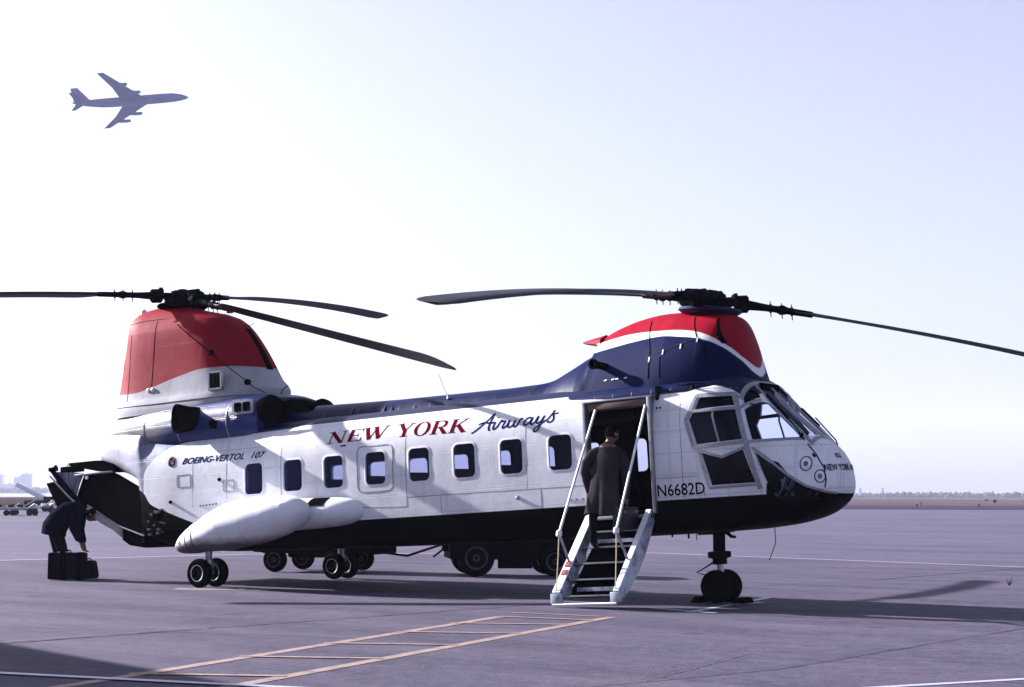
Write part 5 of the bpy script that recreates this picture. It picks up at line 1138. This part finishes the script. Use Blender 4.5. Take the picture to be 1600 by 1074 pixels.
for k, (z, cx_, cy_, a_, b_) in enumerate(((2.115, 9.385, -1.475, .07, .06), (2.09, 9.385, -1.48, .13, .09), (2.055, 9.385, -1.49, .18, .105), (1.98, 9.38, -1.505, .20, .12), (1.85, 9.375, -1.52, .20, .13), (1.68, 9.37, -1.545, .19, .135), (1.5, 9.365, -1.565, .205, .15), (1.38, 9.36, -1.575, .22, .165), (1.27, 9.355, -1.585, .235, .175), (1.20, 9.35, -1.59, .245, .185))):
    ring = []
    for i in range(44):
        a = 2 * math.pi * i / 44 - math.pi / 2 ; fold = 1 + (.05 * math.sin(a * 5 + 1) + .03 * math.sin(a * 9 + z * 3)) * min(1, max(0, (2.0 - z) * 1.4))
        gap = (1 - .5 * math.exp(-((i if i < 22 else i - 44) / 1.3) ** 2) * max(0, (1.62 - z) * 2.0))
        ring.append(Vector((cx_ + a_ * fold * math.cos(a), cy_ + b_ * fold * math.sin(a) * gap, z + .02 * math.sin(a * 3 + 1) * (z < 1.25))) - L0)
    rg.append(ring)
coat = MB().loft(rg, True, False).obj('coat', M_COAT, root, 60)
for s_, pts in ((-1, (V(9.20, -1.55, 2.03), V(9.125, -1.60, 1.88), V(9.10, -1.60, 1.76), V(9.10, -1.53, 1.60), V(9.11, -1.49, 1.50))), (1, (V(9.56, -1.43, 2.03), V(9.61, -1.43, 1.88), V(9.62, -1.42, 1.74), V(9.62, -1.405, 1.58), V(9.62, -1.40, 1.45)))):
    MB().tube([p - L0 for p in pts], [.062, .07, .065, .056, .052], 14, False).obj('coat_sleeve', M_COAT, coat, 60)
MB().lathe([(-.03, .085), (.03, .075)], V(9.387, -1.455, 2.125) - L0, (0, .2, 1), 16).obj('collar', M_COAT, coat)
bc = empty('briefcase', (9.62, -1.42, 1.02), 'dark blue suitcase in the right hand of the man on the stairs', 'suitcase')
MB().box((0, 0, .13), (.15, .46, .30), None, .025).obj('shell', mat('case_navy', (.006, .007, .018), .45, var=.3, vscale=9), bc)
MB().tube([(0, -.07, .28), (0, -.06, .345), (0, .06, .345), (0, .07, .28)], .011, 6).obj('handle', M_BLACK, bc)
mb = MB(); mb.box((.077, -.15, .22), (.008, .04, .03)); mb.box((.077, .15, .22), (.008, .04, .03)); mb.obj('latch', M_METAL, bc)
# man bending over the luggage
E_ = XC; F_ = DH
def bp_(px, py, D): 
    v = CAM + (B1.transposed() @ Vector(((px - 800) / FPX, -(py - 537) / FPX, 1))) ; r_ = v - CAM; return CAM + r_ * (D / r_.dot(DH))
fA = bp_(95, 893, 27.78); fA.z = 0; fB = bp_(108, 893, 27.48); fB.z = 0
nd = [(bp_(88, 826, 27.73), (.15, .13)), (bp_(96, 808, 27.73), (.145, .12)), (bp_(110, 800, 27.73), (.15, .13)), (bp_(124, 799, 27.73), (.13, .11)), (bp_(134, 801, 27.73), .055),
      (bp_(122, 802, 27.48), .07), (bp_(116, 826, 27.41), .05), (bp_(124, 843, 27.33), .038), (bp_(127, 849, 27.33), .03),
      (bp_(126, 802, 27.98), .07), (bp_(124, 828, 27.93), .05), (bp_(129, 845, 27.63), .038), (bp_(131, 851, 27.58), .03),
      (bp_(88, 834, 27.58), .125), (bp_(98, 858, 27.48) , .09), (fB + UP * .1, .045), (fB + XC * .13 + UP * .035, (.045, .03)),
      (bp_(86, 834, 27.88), .125), (bp_(90, 860, 27.83), .09), (fA + UP * .1, .045), (fA + XC * .13 + UP * .035, (.045, .03)), (bp_(139, 803, 27.73), .06)]
ed = [(0, 1), (1, 2), (2, 3), (3, 4), (3, 5), (5, 6), (6, 7), (7, 8), (3, 9), (9, 10), (10, 11), (11, 12), (0, 13), (13, 14), (14, 15), (15, 16), (0, 17), (17, 18), (18, 19), (19, 20), (4, 21)]
hand(nd, ed, 8, nd[8][0], V(.3, 0, -1), DH, .6); hand(nd, ed, 12, nd[12][0], V(.35, .1, -1), DH, .6)
hipz = nd[0][0].z
h1, h2 = nd[8][0], nd[12][0]; nk = nd[4][0]
def zf2(c):
    if c.z < .09: return 3
    if min((c - h1).length, (c - h2).length) < .13 and c.z < max(h1.z, h2.z) + .01: return 2
    if (c - nk).length < .05: return 2
    if c.z < hipz + .0 and (c - XC * 0).dot(XC) < nd[3][0].dot(XC) - .12: return 1
    return 0
root, L0 = person('man in dark navy clothes bending down over the suitcases behind the helicopter', ((fA + fB) / 2), nd, ed, zf2, [M_NAVY, M_TROU, M_SKIN, M_SHOE])
head_parts(root, L0, bp_(144, 805, 27.73), (XC * .75 - UP * .75), (XC * .7 + UP * .7), M_HAIR, M_SKIN)
rg = []
Pc = [bp_(84, 836, 27.73), bp_(86, 824, 27.73), bp_(95, 811, 27.73), bp_(108, 802, 27.73), bp_(120, 800, 27.73), bp_(130, 801, 27.73)]
for i, p in enumerate(Pc):
    t = (Pc[min(i + 1, 5)] - Pc[max(0, i - 1)]).normalized(); u = DH; v = t.cross(u); a_, b_ = ((.24, .20), (.25, .21), (.245, .20), (.25, .20), (.23, .17), (.10, .09))[i]
    rg.append([p - L0 + u * a_ * math.cos(q) * (1 + .04 * math.sin(5 * q + i)) + v * b_ * math.sin(q) * (1 + .04 * math.sin(7 * q + i)) for q in [2 * math.pi * k / 36 for k in range(36)]])
MB().loft(rg, True, False).obj('jacket', M_NAVY, root, 60)
for idx in ((5, 6, 7), (9, 10, 11)):
    MB().tube([nd[idx[0]][0] - L0, (nd[idx[0]][0] + nd[idx[1]][0]) / 2 - L0, nd[idx[1]][0] - L0, nd[idx[2]][0] - L0], [.10, .10, .085, .065], 14, False).obj('sleeve', M_NAVY, root, 60)
# suitcases
M_CASE = mat('case_vinyl', (.009, .009, .015), .5, var=.3, vscale=5, bump=.3, bscale=50, spec=.1); M_STRAP = mat('case_strap', (.001, .001, .002), .6, spec=.1)
p = bp_(105, 905, 27.3); p.z = 0
sc = empty('suitcase', p, 'large dark suitcase with two straps standing on the apron in front of the bending man', 'suitcase'); sc.rotation_euler = (0, 0, TH - R(4))
MB().box((0, 0, .235), (.63, .20, .45), None, .035).obj('shell', M_CASE, sc)
for x in (-.075, -.02, .2, .245): MB().box((x, 0, .235), (.03, .212, .462), None, .008).obj('strap', M_STRAP, sc)
MB().tube([(-.12, 0, .46), (-.1, 0, .495), (.04, 0, .495), (.06, 0, .46)], .012, 6).obj('handle', M_BLACK, sc)
mb = MB(); mb.box((-.14, -.06, .465), (.04, .03, .02)); mb.box((.0, -.06, .465), (.04, .03, .02)); mb.obj('latch', M_METAL, sc)
p = bp_(139, 902, 27.75); p.z = 0
sc = empty('suitcase', p, 'smaller dark suitcase partly hidden behind the right end of the large one', 'suitcase'); sc.rotation_euler = (0, 0, TH - R(4))
MB().loft([[(-.2, y, .01), (.13, y, .01), (.145, y, .06), (.10, y, .28), (.07, y, .31), (-.2, y, .31)] for y in (-.09, -.08, .08, .09)]).obj('shell', M_CASE, sc)
MB().tube([(-.08, 0, .31), (-.06, 0, .34), (.02, 0, .34), (.04, 0, .31)], .01, 6).obj('handle', M_BLACK, sc)

print('objects', len(bpy.data.objects), 'tris', sum(len(o.data.polygons) for o in bpy.data.objects if o.type == 'MESH'))
